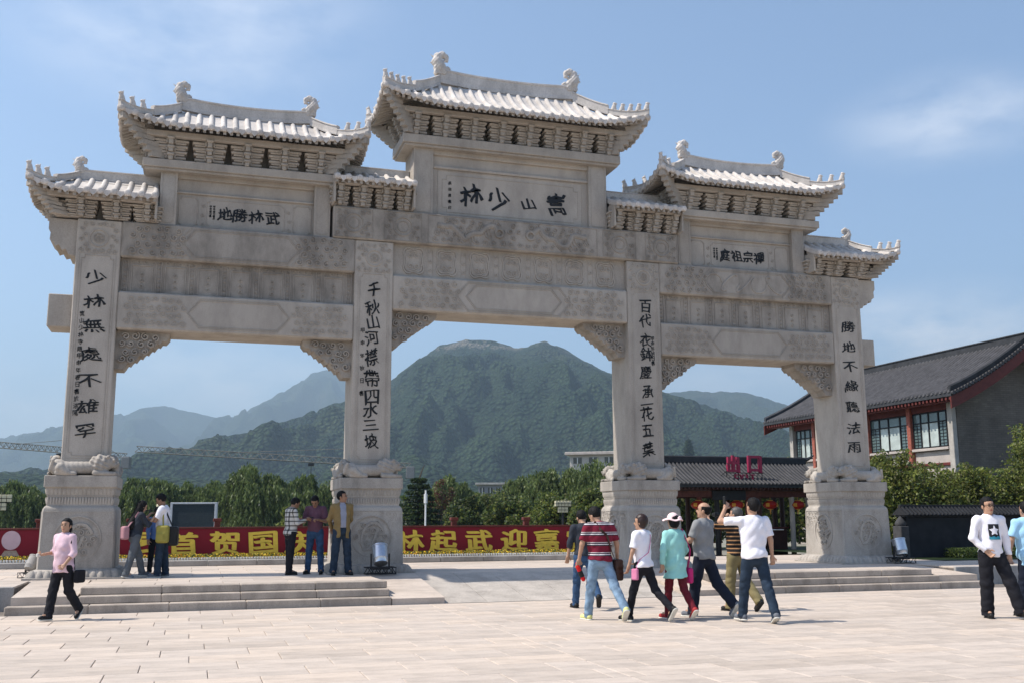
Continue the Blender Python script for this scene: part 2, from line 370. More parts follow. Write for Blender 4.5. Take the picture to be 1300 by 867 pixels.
# -- bases
def ring(cx, hw, z, ch=0.0, dd=0.13):
    hy = hw+dd; c = min(ch, hw*0.5)
    return [(cx-hw+c, .5-hy, z), (cx+hw-c, .5-hy, z), (cx+hw, .5-hy+c, z), (cx+hw, .5+hy-c, z), (cx+hw-c, .5+hy, z), (cx-hw+c, .5+hy, z), (cx-hw, .5+hy-c, z), (cx-hw, .5-hy+c, z)]
def side_seq(hw, dd=0.13):
    hy = hw+dd
    return [((-hw, .5-hy), (hw, .5-hy)), ((hw, .5-hy), (hw, .5+hy)), ((hw, .5+hy), (-hw, .5+hy)), ((-hw, .5+hy), (-hw, .5-hy))]
def moulding(hw0, hw1, z0, z1, step, bulge, name):
    mb = MB()
    for (a, b) in side_seq((hw0+hw1)/2):
        a = np.array(a); b = np.array(b); L = np.linalg.norm(b-a); d = (b-a)/L; n = np.array([d[1], -d[0]]); k = max(1, round(L/step))
        for i in range(k):
            c = a+d*(i+.5)*L/k; w2 = L/k*0.46; off = (hw1-hw0)/2
            R = []
            for t, sw, bl in ((0, .8, 0.2), (.25, 1, .8), (.6, .95, 1), (.85, .8, .7), (1, .45, .1)):
                z = z0+(z1-z0)*t; o_ = -off+2*off*t
                R.append([(c[0]+d[0]*w2*sw*u+n[0]*(o_+bulge*bl*v), c[1]+d[1]*w2*sw*u+n[1]*(o_+bulge*bl*v), z) for u, v in ((-1, -0.3), (-.6, .8), (0, 1), (.6, .8), (1, -0.3))])
            mb.loft(R, cap=False, closed=False)
    return mb.mesh(name, sb, smooth=50)
body = MB()
body.loft([ring(0, *a) for a in ((.66, .16, .02), (.655, .2, .03), (.635, 1.2, .03), (.625, 1.26, .03), (.60, 1.3, .03), (.575, 1.32, .03), (.565, 1.47, .02), (.575, 1.485, .02), (.58, 1.5, .02), (.575, 1.51, .02), (.60, 1.62, .02), (.605, 1.65, .02))])
me_body = body.mesh('base_block', sb, smooth=30)
pl = MB(); pl.loft([ring(0, .86, 0, .01), ring(0, .86, .035, .01), ring(0, .80, .04, .01), ring(0, .74, .15, .03), ring(0, .68, .175, .03), ring(0, .66, .18, .03)]); me_pl = pl.mesh('plinth', sb, smooth=30)
me_lotus = moulding(.82, .72, .03, .165, .125, .035, 'lotus_moulding')
me_neck = moulding(.565, .585, 1.33, 1.475, .05, .018, 'petal_moulding')
me_cav = moulding(.585, .60, 1.52, 1.64, .07, .014, 'fluted_moulding')
slab = MB(); slab.cbox(-.628, .628, -.285, 1.285, 1.65, 1.87, .012); me_slab = slab.mesh('top_slab', sb)
def base_relief(seed):
    mb = MB(); rr = random.Random(seed)
    for ax in ('y', 'x'):
        fc = -.262 if ax == 'y' else -.638; cx = 0 if ax == 'y' else .5; RZ, RX = .40, (.40 if ax == 'y' else .34)
        el = lambda k: [(cx+(p[0])*k*RX, .72+p[1]*k*RZ) for p in circ(0, 0, 1, 28)]
        mb.ribbon(el(1.0), .035, .024, fc, ax); mb.ribbon(el(.92), .015, .012, fc, ax)
        curls(mb, cx-RX, cx+RX, .72-RZ, .72+RZ, fc, .12, .03, .035, ax, seed, keep=lambda x, z: ((x-cx)/RX)**2+((z-.72)/RZ)**2 < .68)
        w_ = .58 if ax == 'y' else .7
        curls(mb, cx-w_, cx+w_, .24, 1.2, fc+.004, .11, .018, .012, ax, seed+1, keep=lambda x, z: ((x-cx)/RX)**2+((z-.72)/RZ)**2 > 1.3 and abs(x-cx) < w_-.04)
        corners(mb, [(cx+a*(w_-.0), z) for a, z in ((-1, .24), (1, .24), (1, 1.21), (-1, 1.21), (-1, .24))], .012, .01, fc, ax)
        if ax == 'y':   # a long sinuous beast across the roundel
            pts = [(cx+.27*math.cos(t)*(1-.1*t), .72+.26*math.sin(t*1.15)) for t in np.linspace(.3, 5.6, 26)]
            mb.ribbon(pts, .075, .035, fc, ax)
    return mb.mesh('relief_carving', sb, smooth=50)
me_brel = [base_relief(3), base_relief(9)]
# -- reclining lion
def lionf(P):
    s_ = np.sin
    b_ = cap(P, (-.36, 0, .14), (.12, 0, .15), .12, .115)
    b_ = smin(b_, ell(P, (-.42, 0, .15), (.15, .125, .155)), .04)
    m = ell(P, (.30, 0, .21), (.20, .145, .19)); m = m+.017*s_(P[0]*42+P[2]*30)*s_(P[2]*46-P[0]*12)
    b_ = smin(b_, m, .02)
    hd = ell(P, (.46, -.01, .25), (.125, .10, .12)); hd = smin(hd, ell(P, (.56, -.02, .20), (.07, .075, .06)), .02)
    hd = np.minimum(hd, sph(P, (.545, -.09, .285), .028)); hd = np.minimum(hd, sph(P, (.44, -.09, .35), .035)); hd = np.minimum(hd, sph(P, (.61, -.03, .225), .035))
    hd = smax(hd, -cap(P, (.57, -.12, .175), (.66, .02, .175), .014), .01)
    b_ = smin(b_, hd, .015)
    for y in (-.11, .11):
        b_ = smin(b_, cap(P, (.22, y, .05), (.58, y, .035), .05, .04), .02); b_ = smin(b_, cap(P, (-.42, y, .05), (-.12, y, .035), .05, .04), .02)
        b_ = smin(b_, cap(P, (-.38, y, .14), (-.26, y*1.1, .06), .09, .06), .02)
    b_ = smin(b_, cap(P, (-.55, -.06, .1), (-.5, -.12, .28), .035, .03), .02)
    b_ = b_+.0025*s_(P[0]*75+P[2]*25)*np.clip((P[2]-.05)*8, 0, 1)
    return np.maximum(b_, -P[2])
me_lion = sdfmesh('lion', lionf, (-.62, -.19, 0), (.67, .19, .42), .0135, sb)
scroll = MB()
for x in np.linspace(-.5, .5, 6): scroll.tube([(x, .02, .03), (x, -.05, .12), (x+.03, -.06, .22), (x+.09, -.02, .26)], [.05, .075, .06, .03], 6)
me_scroll = scroll.mesh('carved_scroll', sb, smooth=True)
COLTXT = [('少林無處不雄罕', [5.68, 5.2, 4.73, 4.18, 3.67, 3.18, 2.71], 0), ('千秋山河襟帶四水三坡', [5.78, 5.39, 5.09, 4.76, 4.36, 3.91, 3.54, 3.26, 2.95, 2.62], .0),
          ('百代衣鉢慶承一花五葉', [5.79, 5.46, 5.01, 4.7, 4.29, 3.84, 3.58, 3.35, 2.98, 2.56], .02), ('勝地不緣聽法雨', [5.6, 5.1, 4.63, 4.16, 3.66, 3.15, 2.7], 0)]
for ci, cx in enumerate(COLX):
    col = MB(); col.cbox(cx-CW, cx+CW, 0, CD, 1.86, HT, .018)
    cap_h = .62 if ci in (1, 2) else .62
    c = col.ob('column', st, gate)
    rl = MB()
    zt = HT-.72; lines(rl, rect(cx-.29, cx+.29, 2.25, zt, .06), 0); lines(rl, rect(cx-.33, cx+.33, 2.2, zt+.04), 0, .008, .006)
    zc = HT-.37; rl.ribbon(circ(cx, zc, .17, 20), .028, .02, 0); rl.ribbon(circ(cx, zc, .1, 16), .018, .015, 0)
    for k in range(6): rl.ribbon(circ(cx+.05*math.cos(k*PI/3), zc+.05*math.sin(k*PI/3), .035, 8), .014, .016, 0)
    curls(rl, cx-.37, cx+.37, HT-.68, HT-.04, 0, .12, .02, .014, seed=ci, keep=lambda x, z: math.hypot(x-cx, z-zc) > .25)
    rl.ob('relief_carving', st, c, smooth=50)
    txt, zs, dx = COLTXT[ci]
    for k, (ch, z) in enumerate(zip(txt, zs)):
        sz = .315 if ci in (0, 3) else .285
        hh = sz*(.82 if ci in (0, 3) else 1.05); ww = sz*1.12 if ci in (0, 3) else sz*.98
        if ch == '一': hh = ww
        if ch == '三': hh *= .8
        if ch in '帶襟': hh *= 1.15
        put_glyph(ch, cx+dx+random.uniform(-.02, .02), -.004, z, ww, hh, MT['ink'], c, bold=.010, depth=.006, wob=1.0)
    side = -.21 if ci in (0, 1) else .19
    if ci != 3:
        tx = '嵩山少林寺題甲申年春日書於洛陽' if ci == 0 else '甲申年秋日書'
        z0, z1 = (4.95, 3.05) if ci == 0 else ((4.9, 3.6) if ci == 1 else (5.05, 4.5))
        for k, ch in enumerate(tx[:6] if ci == 2 else tx): put_glyph(ch, cx+side, -.003, z0+(z1-z0)*k/max(1, len(tx)-1), .085, .10, MT['ink'], c, bold=.01, depth=.004, wob=1.0)
    o = ob('base', me_body, gate, (cx, 0, 0))
    ob('plinth', me_pl, o); ob('lotus_moulding', me_lotus, o); ob('petal_moulding', me_neck, o); ob('fluted_moulding', me_cav, o); ob('top_slab', me_slab, o)
    ob('relief_carving', me_brel[ci % 2], o)
    sx = 1 if ci < 2 else -1
    ob('lion', me_lion, o, (0, -.14, 1.868), scale=(sx, 1, 1)); ob('lion', me_lion, o, (0, 1.14, 1.868), rot=(0, 0, PI))
    for s_ in (-1, 1):
        ob('lion', me_lion, o, (s_*.505, .5, 1.868), rot=(0, 0, -PI/2), scale=(1, .72, 1.02 if s_ > 0 else .98))
# -- beams and friezes of the side bays and the centre bay
def beam(x0, x1, z0, z1, y0=.02, y1=.98, mat=None, name='beam', b=.03):
    mb = MB(); mb.cbox(x0, x1, y0, y1, z0, z1, b); return mb.ob(name, mat or st, gate)
def hexframe(mb, x0, x1, z0, z1, y):
    d = (z1-z0)*.5; zc = (z0+z1)/2
    for k, i in ((0, .0), (1, .035)):
        p = [(x0+i, zc), (x0+d*.8+i*.4, z0+i), (x1-d*.8-i*.4, z0+i), (x1-i, zc), (x1-d*.8-i*.4, z1-i), (x0+d*.8+i*.4, z1-i), (x0+i, zc)]
        lines(mb, p, y, .014, .012)
for sgn in (-1, 1):
    xa, xb = (-A_+CW, -B_-CW) if sgn < 0 else (B_+CW, A_-CW)
    L = xb-xa; xm = (xa+xb)/2
    yb = .0
    # upper beam
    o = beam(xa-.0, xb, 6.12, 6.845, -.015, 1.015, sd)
    r_ = MB(); curls(r_, xa+.12, xm-1.05, 6.17, 6.80, -.015, .15, .03, .022, seed=11); curls(r_, xm+1.05, xb-.12, 6.17, 6.80, -.015, .15, .03, .022, seed=12)
    hexframe(r_, xm-1.15, xm+1.15, 6.19, 6.78, -.015)
    for s_ in (-1, 1):
        for k in range(2): lines(r_, [(xm+s_*(1.0+.12*k), 6.18), (xm+s_*(1.28+.12*k), 6.48), (xm+s_*(1.0+.12*k), 6.78)], -.015, .014, .012)
    if sgn > 0:
        for k in range(5): r_.ribbon([(xm-.9+k*.4+.16*math.cos(t)*1.3, 6.48+.2*math.sin(t+k)) for t in np.linspace(0, 4.2, 14)], .05, .02, -.015)
    r_.ob('relief_carving', sd, o, smooth=50)
    # frieze
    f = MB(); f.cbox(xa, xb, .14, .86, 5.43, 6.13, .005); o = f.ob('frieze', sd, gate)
    r_ = MB(); n = 7; gap = .2; wd_ = (L-gap*(n+1))/n
    for k in range(n):
        x = xa+gap+k*(wd_+gap)
        lines(r_, rect(x+.02, x+wd_-.02, 5.47, 6.0), .14, .022, .02)
        for zz in (5.58, 5.7, 5.82): r_.ribbon(circ(x+wd_/2, zz, .03, 8), .02, .02, .14)
    for k in range(n+1):
        x = xa+gap/2+k*(wd_+gap)
        lines(r_, [(x-.05, 5.45), (x-.05, 6.1)], .14, .02, .022); lines(r_, [(x+.05, 5.45), (x+.05, 6.1)], .14, .02, .022)
        for zz in np.linspace(5.5, 6.05, 7): r_.ribbon(circ(x, zz, .018, 6), .02, .02, .14)
    for k in range(int(L/.13)): r_.ribbon(spiral(xa+.1+k*.13, 6.07, .05, k, 1, 1, 8), .02, .02, .14)
    r_.ob('relief_carving', sd, o, smooth=50)
    # lower beam
    o = beam(xa, xb, 4.69, 5.44, .0, 1.0); r_ = MB()
    curls(r_, xa+.12, xm-1.0, 4.76, 5.37, 0, .13, .022, .014, seed=21); curls(r_, xm+1.0, xb-.12, 4.76, 5.37, 0, .13, .022, .014, seed=22); hexframe(r_, xm-1.0, xm+1.0, 4.77, 5.36, 0)
    r_.ob('relief_carving', st, o, smooth=50)
    # stub ends beyond the outer column
    x0, x1 = sorted((sgn*(A_+CW-.01), sgn*9.34)); mb = MB(); mb.cbox(x0, x1, .15, .85, 4.7, 5.34, .015); mb.ob('beam_end', st, gate)
    mb = MB(); e = sgn*(A_+CW-.01)
    prof = [(0, 6.82), (.53, 6.82), (.53, 6.6), (.49, 6.54), (.5, 6.4), (.42, 6.34), (.4, 6.27), (.33, 6.3), (.27, 6.2), (.2, 6.22), (.15, 6.12), (.05, 6.1), (0, 6.1)]
    mb.loft([[(e+sgn*a, y, z) for a, z in prof] for y in (.1, .9)]); mb.ob('corbel_bracket', st, gate, recalc=True)
# centre bay
xa, xb = -B_+CW, B_-CW
f = MB(); f.cbox(xa, xb, .12, .88, 6.12, 6.84, .005); o = f.ob('frieze', st, gate)
r_ = MB()
for x in (-2.23, -1.5, -.76, -.02, .72, 1.46, 2.2):
    for kk, hh in ((1, .03), (.82, .02)):
        P4 = []
        for (qx, qz) in ((1, 1), (-1, 1), (-1, -1), (1, -1)):
            a0 = math.atan2(qz, qx)
            P4 += [(x+(qx*.115+.105*math.cos(a0+t))*kk, 6.49+(qz*.16+.12*math.sin(a0+t))*kk) for t in np.linspace(-1.5, 1.5, 7)]
        r_.ribbon(loop(P4), .035, hh, .12)
    for qx in (-1, 1):
        for qz in (-1, 1): r_.ribbon(spiral(x+qx*.075, 6.49+qz*.12, .07, PI/2*qz, 1.2, qx*qz, 10), .025, .022, .12)
for x in np.arange(-1.865, 2.2, .74):
    for q_ in (-.06, .06): lines(r_, [(x+q_, 6.2), (x+q_, 6.8)], .12, .016, .014)
    for zz in (6.3, 6.5, 6.7): r_.ribbon(circ(x, zz, .03, 8), .02, .016, .12)
r_.ob('relief_carving', st, o, smooth=50)
o = beam(xa, xb, 5.38, 6.13, .0, 1.0); r_ = MB()
curls(r_, xa+.12, -1.15, 5.44, 6.07, 0, .15, .026, .018, seed=31); curls(r_, 1.15, xb-.12, 5.44, 6.07, 0, .15, .026, .018, seed=32); hexframe(r_, -1.1, 1.1, 5.47, 6.04, 0); hexframe(r_, -1.32, 1.32, 5.42, 6.09, 0)
r_.ob('relief_carving', st, o, smooth=50)
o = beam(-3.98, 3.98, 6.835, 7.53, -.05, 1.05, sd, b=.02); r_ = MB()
for s_ in (-1, 1):
    for cx in (3.55, 2.5):
        lines(r_, rect(s_*cx-.4, s_*cx+.4, 6.87, 7.49), -.05, .02, .014); r_.ribbon(circ(s_*cx, 7.18, .2, 20), .03, .022, -.05); r_.ribbon(circ(s_*cx, 7.18, .12, 16), .02, .016, -.05)
        curls(r_, s_*cx-.38, s_*cx+.38, 6.89, 7.47, -.05, .12, .022, .015, seed=int(cx*9), keep=lambda x, z, c=s_*cx: math.hypot(x-c, z-7.18) > .27)
lines(r_, rect(-1.95, 1.95, 6.87, 7.49), -.05, .015, .012)
for s_ in (-1, 1):      # two carved dragons chasing through clouds
    fz = lambda t: 7.18+.13*math.sin(t*8+.6)+.05*math.sin(t*19)
    for k, (wd, hh) in enumerate(((.13, .03), (.06, .042))): r_.ribbon([(s_*(.42+1.3*t)+.03*math.sin(t*23), fz(t)) for t in np.linspace(0, 1, 40)], wd, hh, -.05)
    for t in np.linspace(0.02, .98, 26): r_.ribbon([(s_*(.42+1.3*t), fz(t)), (s_*(.42+1.3*t)+.03, fz(t)+(.13 if int(t*60) % 2 else -.13)), (s_*(.42+1.3*t)+.07, fz(t)+(.17 if int(t*60) % 2 else -.17))], .022, .024, -.05)
    r_.ribbon(circ(s_*.36, 7.2, .09, 12), .06, .045, -.05)
    lo, hi = sorted((s_*.2, s_*1.9)); curls(r_, lo, hi, 6.9, 7.46, -.05, .15, .028, .018, seed=6+s_, keep=lambda x, z: abs(z-fz((abs(x)-.42)/1.3)) > .12)
curls(r_, -.2, .2, 6.9, 7.46, -.05, .14, .03, .02, seed=5)
r_.ob('relief_carving', sd, o, smooth=50)
# -- corner braces under the beams
def queti(x, z, sgn_, wlen=1.0):
    prof = [(0, 0), (wlen, 0), (wlen, -.08), (wlen-.07, -.17)]
    n = 6
    for k in range(n):
        t = k/(n-1); a = wlen-.14-(wlen-.46)*t; zz = -.2-.4*t; prof += [(a, zz+.03), (a-.04, zz-.035), (a-.08, zz-.02)]
    prof += [(.2, -.69), (.16, -.75), (0, -.75)]
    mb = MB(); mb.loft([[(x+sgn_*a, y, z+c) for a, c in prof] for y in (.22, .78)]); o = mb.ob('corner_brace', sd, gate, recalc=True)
    r = MB(); lo, hi = sorted((x+sgn_*.03, x+sgn_*(wlen-.08)))
    curls(r, lo, hi, z-.62, z-.03, .22, .15, .04, .05, seed=int(x*7), keep=lambda a, c: (z-c) < .62-.55*max(0, abs(a-x)-.25)/(wlen-.25))
    r.ob('relief_carving', sd, o, smooth=50)
for sgn in (-1, 1):
    queti(sgn*(A_-CW), 4.69, -sgn); queti(sgn*(B_+CW), 4.69, sgn); queti(sgn*(B_-CW), 5.38, -sgn)
# -- upper storeys: posts, panels, lintels
def post(x0, x1, z0, z1):
    mb = MB(); mb.cbox(x0, x1, .05, .95, z0, z1, .012); o = mb.ob('post', st, gate)
    r = MB(); lines(r, rect(x0+.05, x1-.05, z0+.06, z1-.06, .03), .05, .010, .008); r.ob('relief_carving', st, o)
def lintel(x0, x1, z0, z1, y0=-.12):
    mb = MB(); mb.cbox(x0, x1, y0, 1-y0, z0, z1, .012); mb.cbox(x0+.04, x1-.04, y0+.05, 1-y0-.05, z0-.05, z0+.004, .01); return mb.ob('lintel', st, gate)
post(-2.27, -1.83, 7.52, 9.07); post(1.81, 2.25, 7.52, 9.07); lintel(-2.54, 2.54, 9.07, 9.27)
mb = MB(); mb.cbox(-1.84, 1.82, .17, .83, 7.5, 9.06, .005); name_panel = mb.ob('name_panel', st, gate)
r_ = MB(); lines(r_, rect(-1.7, 1.68, 7.6, 8.6), .17, .02, .014); lines(r_, rect(-1.6, 1.58, 7.66, 8.5, .1), .17, .012, .01)
r_.cbox(-1.84, 1.82, .10, .18, 8.92, 9.04, .01); r_.cbox(-1.84, 1.82, .12, .18, 8.62, 8.68, .01)
r_.ob('panel_frame', st, name_panel, smooth=30)
for ch, x, z, s_ in (('林', -.95, 8.09, .44), ('少', -.3, 8.06, .44), ('山', .39, 8.01, .34), ('嵩', 1.07, 8.06, .44)):
    put_glyph(ch, x, .166, z, s_*1.02, s_*(.75 if ch == '山' else 1.05), MT['ink'], name_panel, bold=.016, depth=.008, wob=1.2)
for k, ch in enumerate('長信愚書印'): put_glyph(ch, -1.43, .167, 8.32-k*.14, .075, .075, MT['ink'], name_panel, bold=.01, depth=.005, wob=1)
for sgn in (-1, 1):
    mx_ = lambda x: x if sgn < 0 else -x
    a, b = sorted((mx_(-7.43), mx_(-7.10))); post(a, b, 6.84, 8.0); c, d = sorted((mx_(-4.37), mx_(-4.03))); post(c, d, 6.84, 8.0)
    e, g_ = sorted((mx_(-7.78), mx_(-3.8))); lintel(e, g_, 7.99, 8.16)
    p0, p1 = sorted((mx_(-7.11), mx_(-4.36))); mb = MB(); mb.cbox(p0, p1, .2, .8, 6.83, 7.98, .005); np_ = mb.ob('name_panel', st, gate)
    r_ = MB(); r_.cbox(p0, p1, .12, .21, 7.86, 7.97, .01); r_.cbox(p0, p1, .15, .21, 7.56, 7.6, .01)
    lines(r_, rect(p0+.6, p1-.6, 6.9, 7.48, .05), .2, .012, .01); lines(r_, rect(p0+.06, p0+.42, 6.9, 7.5, .04), .2, .016, .014); lines(r_, rect(p1-.42, p1-.06, 6.9, 7.5, .04), .2, .016, .014)
    curls(r_, p0+.46, p0+.6, 6.92, 7.48, .2, .1, .016, .01, seed=4); curls(r_, p1-.58, p1-.44, 6.92, 7.48, .2, .1, .016, .01, seed=5)
    r_.ob('panel_frame', st, np_, smooth=30)
    T = [('地', -6.16), ('勝', -5.86), ('林', -5.54), ('武', -5.2)] if sgn < 0 else [('庭', 5.33), ('祖', 5.65), ('宗', 5.95), ('禪', 6.25)]
    for ch, x in T: put_glyph(ch, x, .196, 7.2, .27, .27, MT['ink'], np_, bold=.016, depth=.008, wob=1.1)
    for j in range(2):
        for k, ch in enumerate('甲申春日書印'[:6-j]): put_glyph(ch, (-6.37 if sgn < 0 else 5.12)-j*.07, .197, 7.34-k*.05, .045, .045, MT['ink'], np_, bold=.02, depth=.004, wob=1)
# -- bracket sets
def bracket_mesh(hb, wd=.5, dp=.32):
    mb = MB(); n = 4; h = hb/n
    for k in range(n):
        z = h*k; w_ = wd*(.395+.02*k); yf = -.04-dp*.5*k/n
        mb.cbox(-w_, w_, yf, .28, z+h*.42, z+h*.93, .014)
        mb.cbox(-w_*.86, w_*.86, yf+.02, .28, z+.004, z+h*.44, .014)
    for k, (a, b_) in enumerate(((.0, .30), (.34, .62), (.66, 1.0))):
        y = -.14-.07*k
        mb.cbox(-.048, .048, y, .0, hb*a, hb*b_, .014); mb.cbox(-.07, .07, y-.035, y+.06, hb*(b_-.1), hb*(b_+.02), .012)
        for s_ in (-1, 1): mb.cbox(s_*.075-.022, s_*.075+.022, y+.075, .0, hb*(a+.1), hb*(b_-.02), .01)
    return mb.mesh('bracket_set', st)
# -- roofs
def beastf(P):
    b_ = cap(P, (-.01, 0, .0), (0, 0, .09), .035, .024); b_ = smin(b_, cap(P, (.02, 0, .0), (.015, 0, .1), .018), .015)
    b_ = smin(b_, sph(P, (.012, 0, .135), .027), .015); b_ = smin(b_, sph(P, (.035, 0, .125), .014), .01)
    b_ = np.minimum(b_, cap(P, (0, .012, .155), (-.005, .014, .172), .007)); return np.maximum(b_, -P[2]-.01)
me_beast = sdfmesh('roof_beast', lambda P: beastf([P[0]/1.75, P[1]/1.75, P[2]/1.12])*1.12, (-.1, -.08, 0), (.11, .08, .21), .011, spl)
def dragonf(P):
    # a horned head biting the ridge, tail curled up over it
    pts = [(.10, .06), (.02, .16), (-.05, .28), (-.03, .40), (.07, .46), (.16, .42), (.17, .34), (.11, .31)]
    rr = [.10, .13, .115, .09, .075, .06, .045, .03]; b_ = None
    for i in range(len(pts)-1):
        d = cap(P, (pts[i][0], 0, pts[i][1]), (pts[i+1][0], 0, pts[i+1][1]), rr[i], rr[i+1]); b_ = d if b_ is None else smin(b_, d, .03)
    b_ = smin(b_, rbox(P, (.02, 0, .06), (.13, .08, .1), .03), .04)
    b_ = smin(b_, ell(P, (.17, 0, .13), (.10, .07, .06)), .02)
    for y in (-.06, .06):
        b_ = np.minimum(b_, sph(P, (.10, y*1.25, .20), .03)); b_ = np.minimum(b_, cap(P, (-.02, y*1.3, .14), (.07, y*1.6, .08), .03))
    b_ = np.minimum(b_, cap(P, (-.10, 0, .36), (-.19, 0, .43), .02, .01)); b_ = np.minimum(b_, cap(P, (-.14, 0, .22), (-.2, 0, .25), .03, .01))
    return b_+.008*np.sin(P[0]*70)*np.sin(P[2]*60)
me_dragon = sdfmesh('ridge_dragon', dragonf, (-.24, -.14, -.06), (.3, .14, .56), .014, spl)
def roof(x0, x1, r0, r1, ze, zr, lift, D, rh, nb, z0, hb, sets, dscale, core, endlift=.08, nsp=.235):
    YC = .5; HL, HR = r0 > x0+.01, r1 < x1-.01
    root = None
    def sxf(x):
        return (r0-x)/(r0-x0) if x < r0 else ((x-r1)/(x1-r1) if x > r1 else 0.0)
    prof = lambda s_: s_*(1+.38*(1-s_))
    def H(x, y):
        sy = abs(y-YC)/D; sx = sxf(x); s_ = max(sx, sy); c = min(sx, sy)
        return zr-(zr-ze)*prof(s_)+lift*(max(c, 0)**1.7)*max(0, s_)
    xs = sorted(set(np.round(np.concatenate([np.linspace(x0, x1, 34), [r0, r1]]), 4))); ys = [YC-D+2*D*i/18 for i in range(19)]
    V = [(x, y, H(x, y)) for x in xs for y in ys]; nx, ny = len(xs), len(ys); V2 = [(x, y, z-.07) for x, y, z in V]; F = []
    for i in range(nx-1):
        for j in range(ny-1):
            a = i*ny+j; F.append((a, a+ny, a+ny+1, a+1)); m_ = nx*ny; F.append((m_+a, m_+a+1, m_+a+ny+1, m_+a+ny))
    m_ = nx*ny
    for i in range(nx-1):
        for j in (0, ny-1): a = i*ny+j; F.append((a, a+ny, m_+a+ny, m_+a))
    for j in range(ny-1):
        for i in (0, nx-1): a = i*ny+j; F.append((a, a+1, m_+a+1, m_+a))
    root = ob('roof', mk('roof', V+V2, F, spl, recalc=True), gate)
    # round tile rows with end discs
    R_ = .052
    def row(fx, t0, t1, n=6):
        mb = MB(); Rg = []; P = [fx(t0+(t1-t0)*i/n) for i in range(n+1)]
        for i, p in enumerate(P):
            d = (Vector(P[min(i+1, n)])-Vector(P[max(i-1, 0)])).normalized(); sd_ = d.cross(Vector((0, 0, 1))).normalized(); up_ = sd_.cross(d)
            sg = 1.0+.05*(i % 2)
            Rg.append([tuple(Vector(p)+sd_*math.cos(t)*R_*sg+up_*(math.sin(t)*R_*1.15*sg-.005)) for t in np.linspace(0, PI, 7)])
        mb.loft(Rg, cap=False, closed=False)
        p = Vector(P[-1]); d = (Vector(P[-1])-Vector(P[-2])); d.z = 0; d.normalize(); sd_ = d.cross(Vector((0, 0, 1)))
        pr = lambda rr, o_: [tuple(p+d*o_+sd_*math.cos(t)*rr+Vector((0, 0, 1))*(math.sin(t)*rr-.004)) for t in np.linspace(0, 2*PI, 12, endpoint=False)]
        mb.loft([pr(.062, -.02), pr(.062, .012), pr(.05, .022)])
        return mb
    def add_rows(dr, kind, lo, hi, hip):
        n = max(1, round((hi-lo)/nsp)); sp_ = (hi-lo)/n; back = MB(); drip = MB()
        for k in range(n+1):
            u = lo+k*sp_+(.0001 if k == 0 else 0)
            if kind == 'f':
                t0 = max(.08, sxf(u)); fx = lambda t, u=u: (u, YC+dr*D*t, H(u, YC+dr*D*t))
            else:
                sy = abs(u-YC)/D; t0 = max(.08, sy); fx = (lambda t, u=u: (r0-(r0-x0)*t, u, H(r0-(r0-x0)*t, u))) if dr < 0 else (lambda t, u=u: (r1+(x1-r1)*t, u, H(r1+(x1-r1)*t, u)))
            if t0 < .97:
                mb = row(fx, t0, 1.015)
                if kind == 'f' and dr > 0: back.add(mb.v, mb.f)
                else: mb.ob('tile', spl, root, smooth=50)
            if k < n:      # drip tile hanging between two rows
                c = u+sp_/2
                def q_(t, dz, o=1.012):
                    P = (c+t*sp_/2, YC+dr*D*o, H(c+t*sp_/2, YC+dr*D)) if kind == 'f' else ((r0-(r0-x0)*o if dr < 0 else r1+(x1-r1)*o), c+t*sp_/2, H(x0 if dr < 0 else x1, c+t*sp_/2))
                    return (P[0], P[1], P[2]+dz)
                drip.loft([[q_(-1, .01, o), q_(-.5, -.05, o), q_(0, -.11, o), q_(.5, -.05, o), q_(1, .01, o)] for o in (1.0, 1.02)])
        if back.v: back.ob('back_tiles', spl, root, smooth=50, kind='stuff')
        drip.ob('drip_tiles', spl, root, kind='stuff', recalc=True)
    add_rows(-1, 'f', x0+.06, x1-.06, 0); add_rows(1, 'f', x0+.06, x1-.06, 0)
    if HL: add_rows(-1, 's', YC-D+.06, YC+D-.06, 1)
    if HR: add_rows(1, 's', YC-D+.06, YC+D-.06, 1)
    # rafters under the eaves
    mb = MB()
    def raft(pa, pb, w2=.03, h=.06):
        a, b = Vector(pa), Vector(pb); d = (b-a); d.z = 0; s_ = d.normalized().cross(Vector((0, 0, 1)))*w2
        mb.hexa([tuple(p+k*s_+Vector((0, 0, z))) for p in (a, b) for k in (-1, 1) for z in (-.075-h, -.068)])
    n = int((x1-x0)/.13)
    for k in range(n+1):
        x = x0+.05+(x1-x0-.1)*k/n
        for sgn_ in (-1, 1):
            xi = min(max(x, r0-(r0-x0)*.62), r1+(x1-r1)*.62); raft((x, YC+sgn_*D*.975, H(x, YC+sgn_*D*.975)), (xi, YC+sgn_*D*.5, H(xi, YC+sgn_*D*.5)))
    for fl, xe, xr in ((HL, x0, r0), (HR, x1, r1)):
        if fl:
            n = int(2*D/.13)
            for k in range(n+1):
                y = YC-D+.05+(2*D-.1)*k/n; yi = YC+max(-1, min(1, (y-YC)/D/.62))*D*.62*.9; xo = xr+(xe-xr)*.975; xi = xr+(xe-xr)*.45
                raft((xo, y, H(xo, y)), (xi, yi, H(xi, yi)))
    mb.ob('rafters', st, root, kind='stuff')
    # ridge
    rz = lambda x: zr+endlift*(abs(x-(r0+r1)/2)/((r1-r0)/2+1e-6))**2.2
    a0, a1 = (r0-.04 if HL else x0), (r1+.04 if HR else x1)
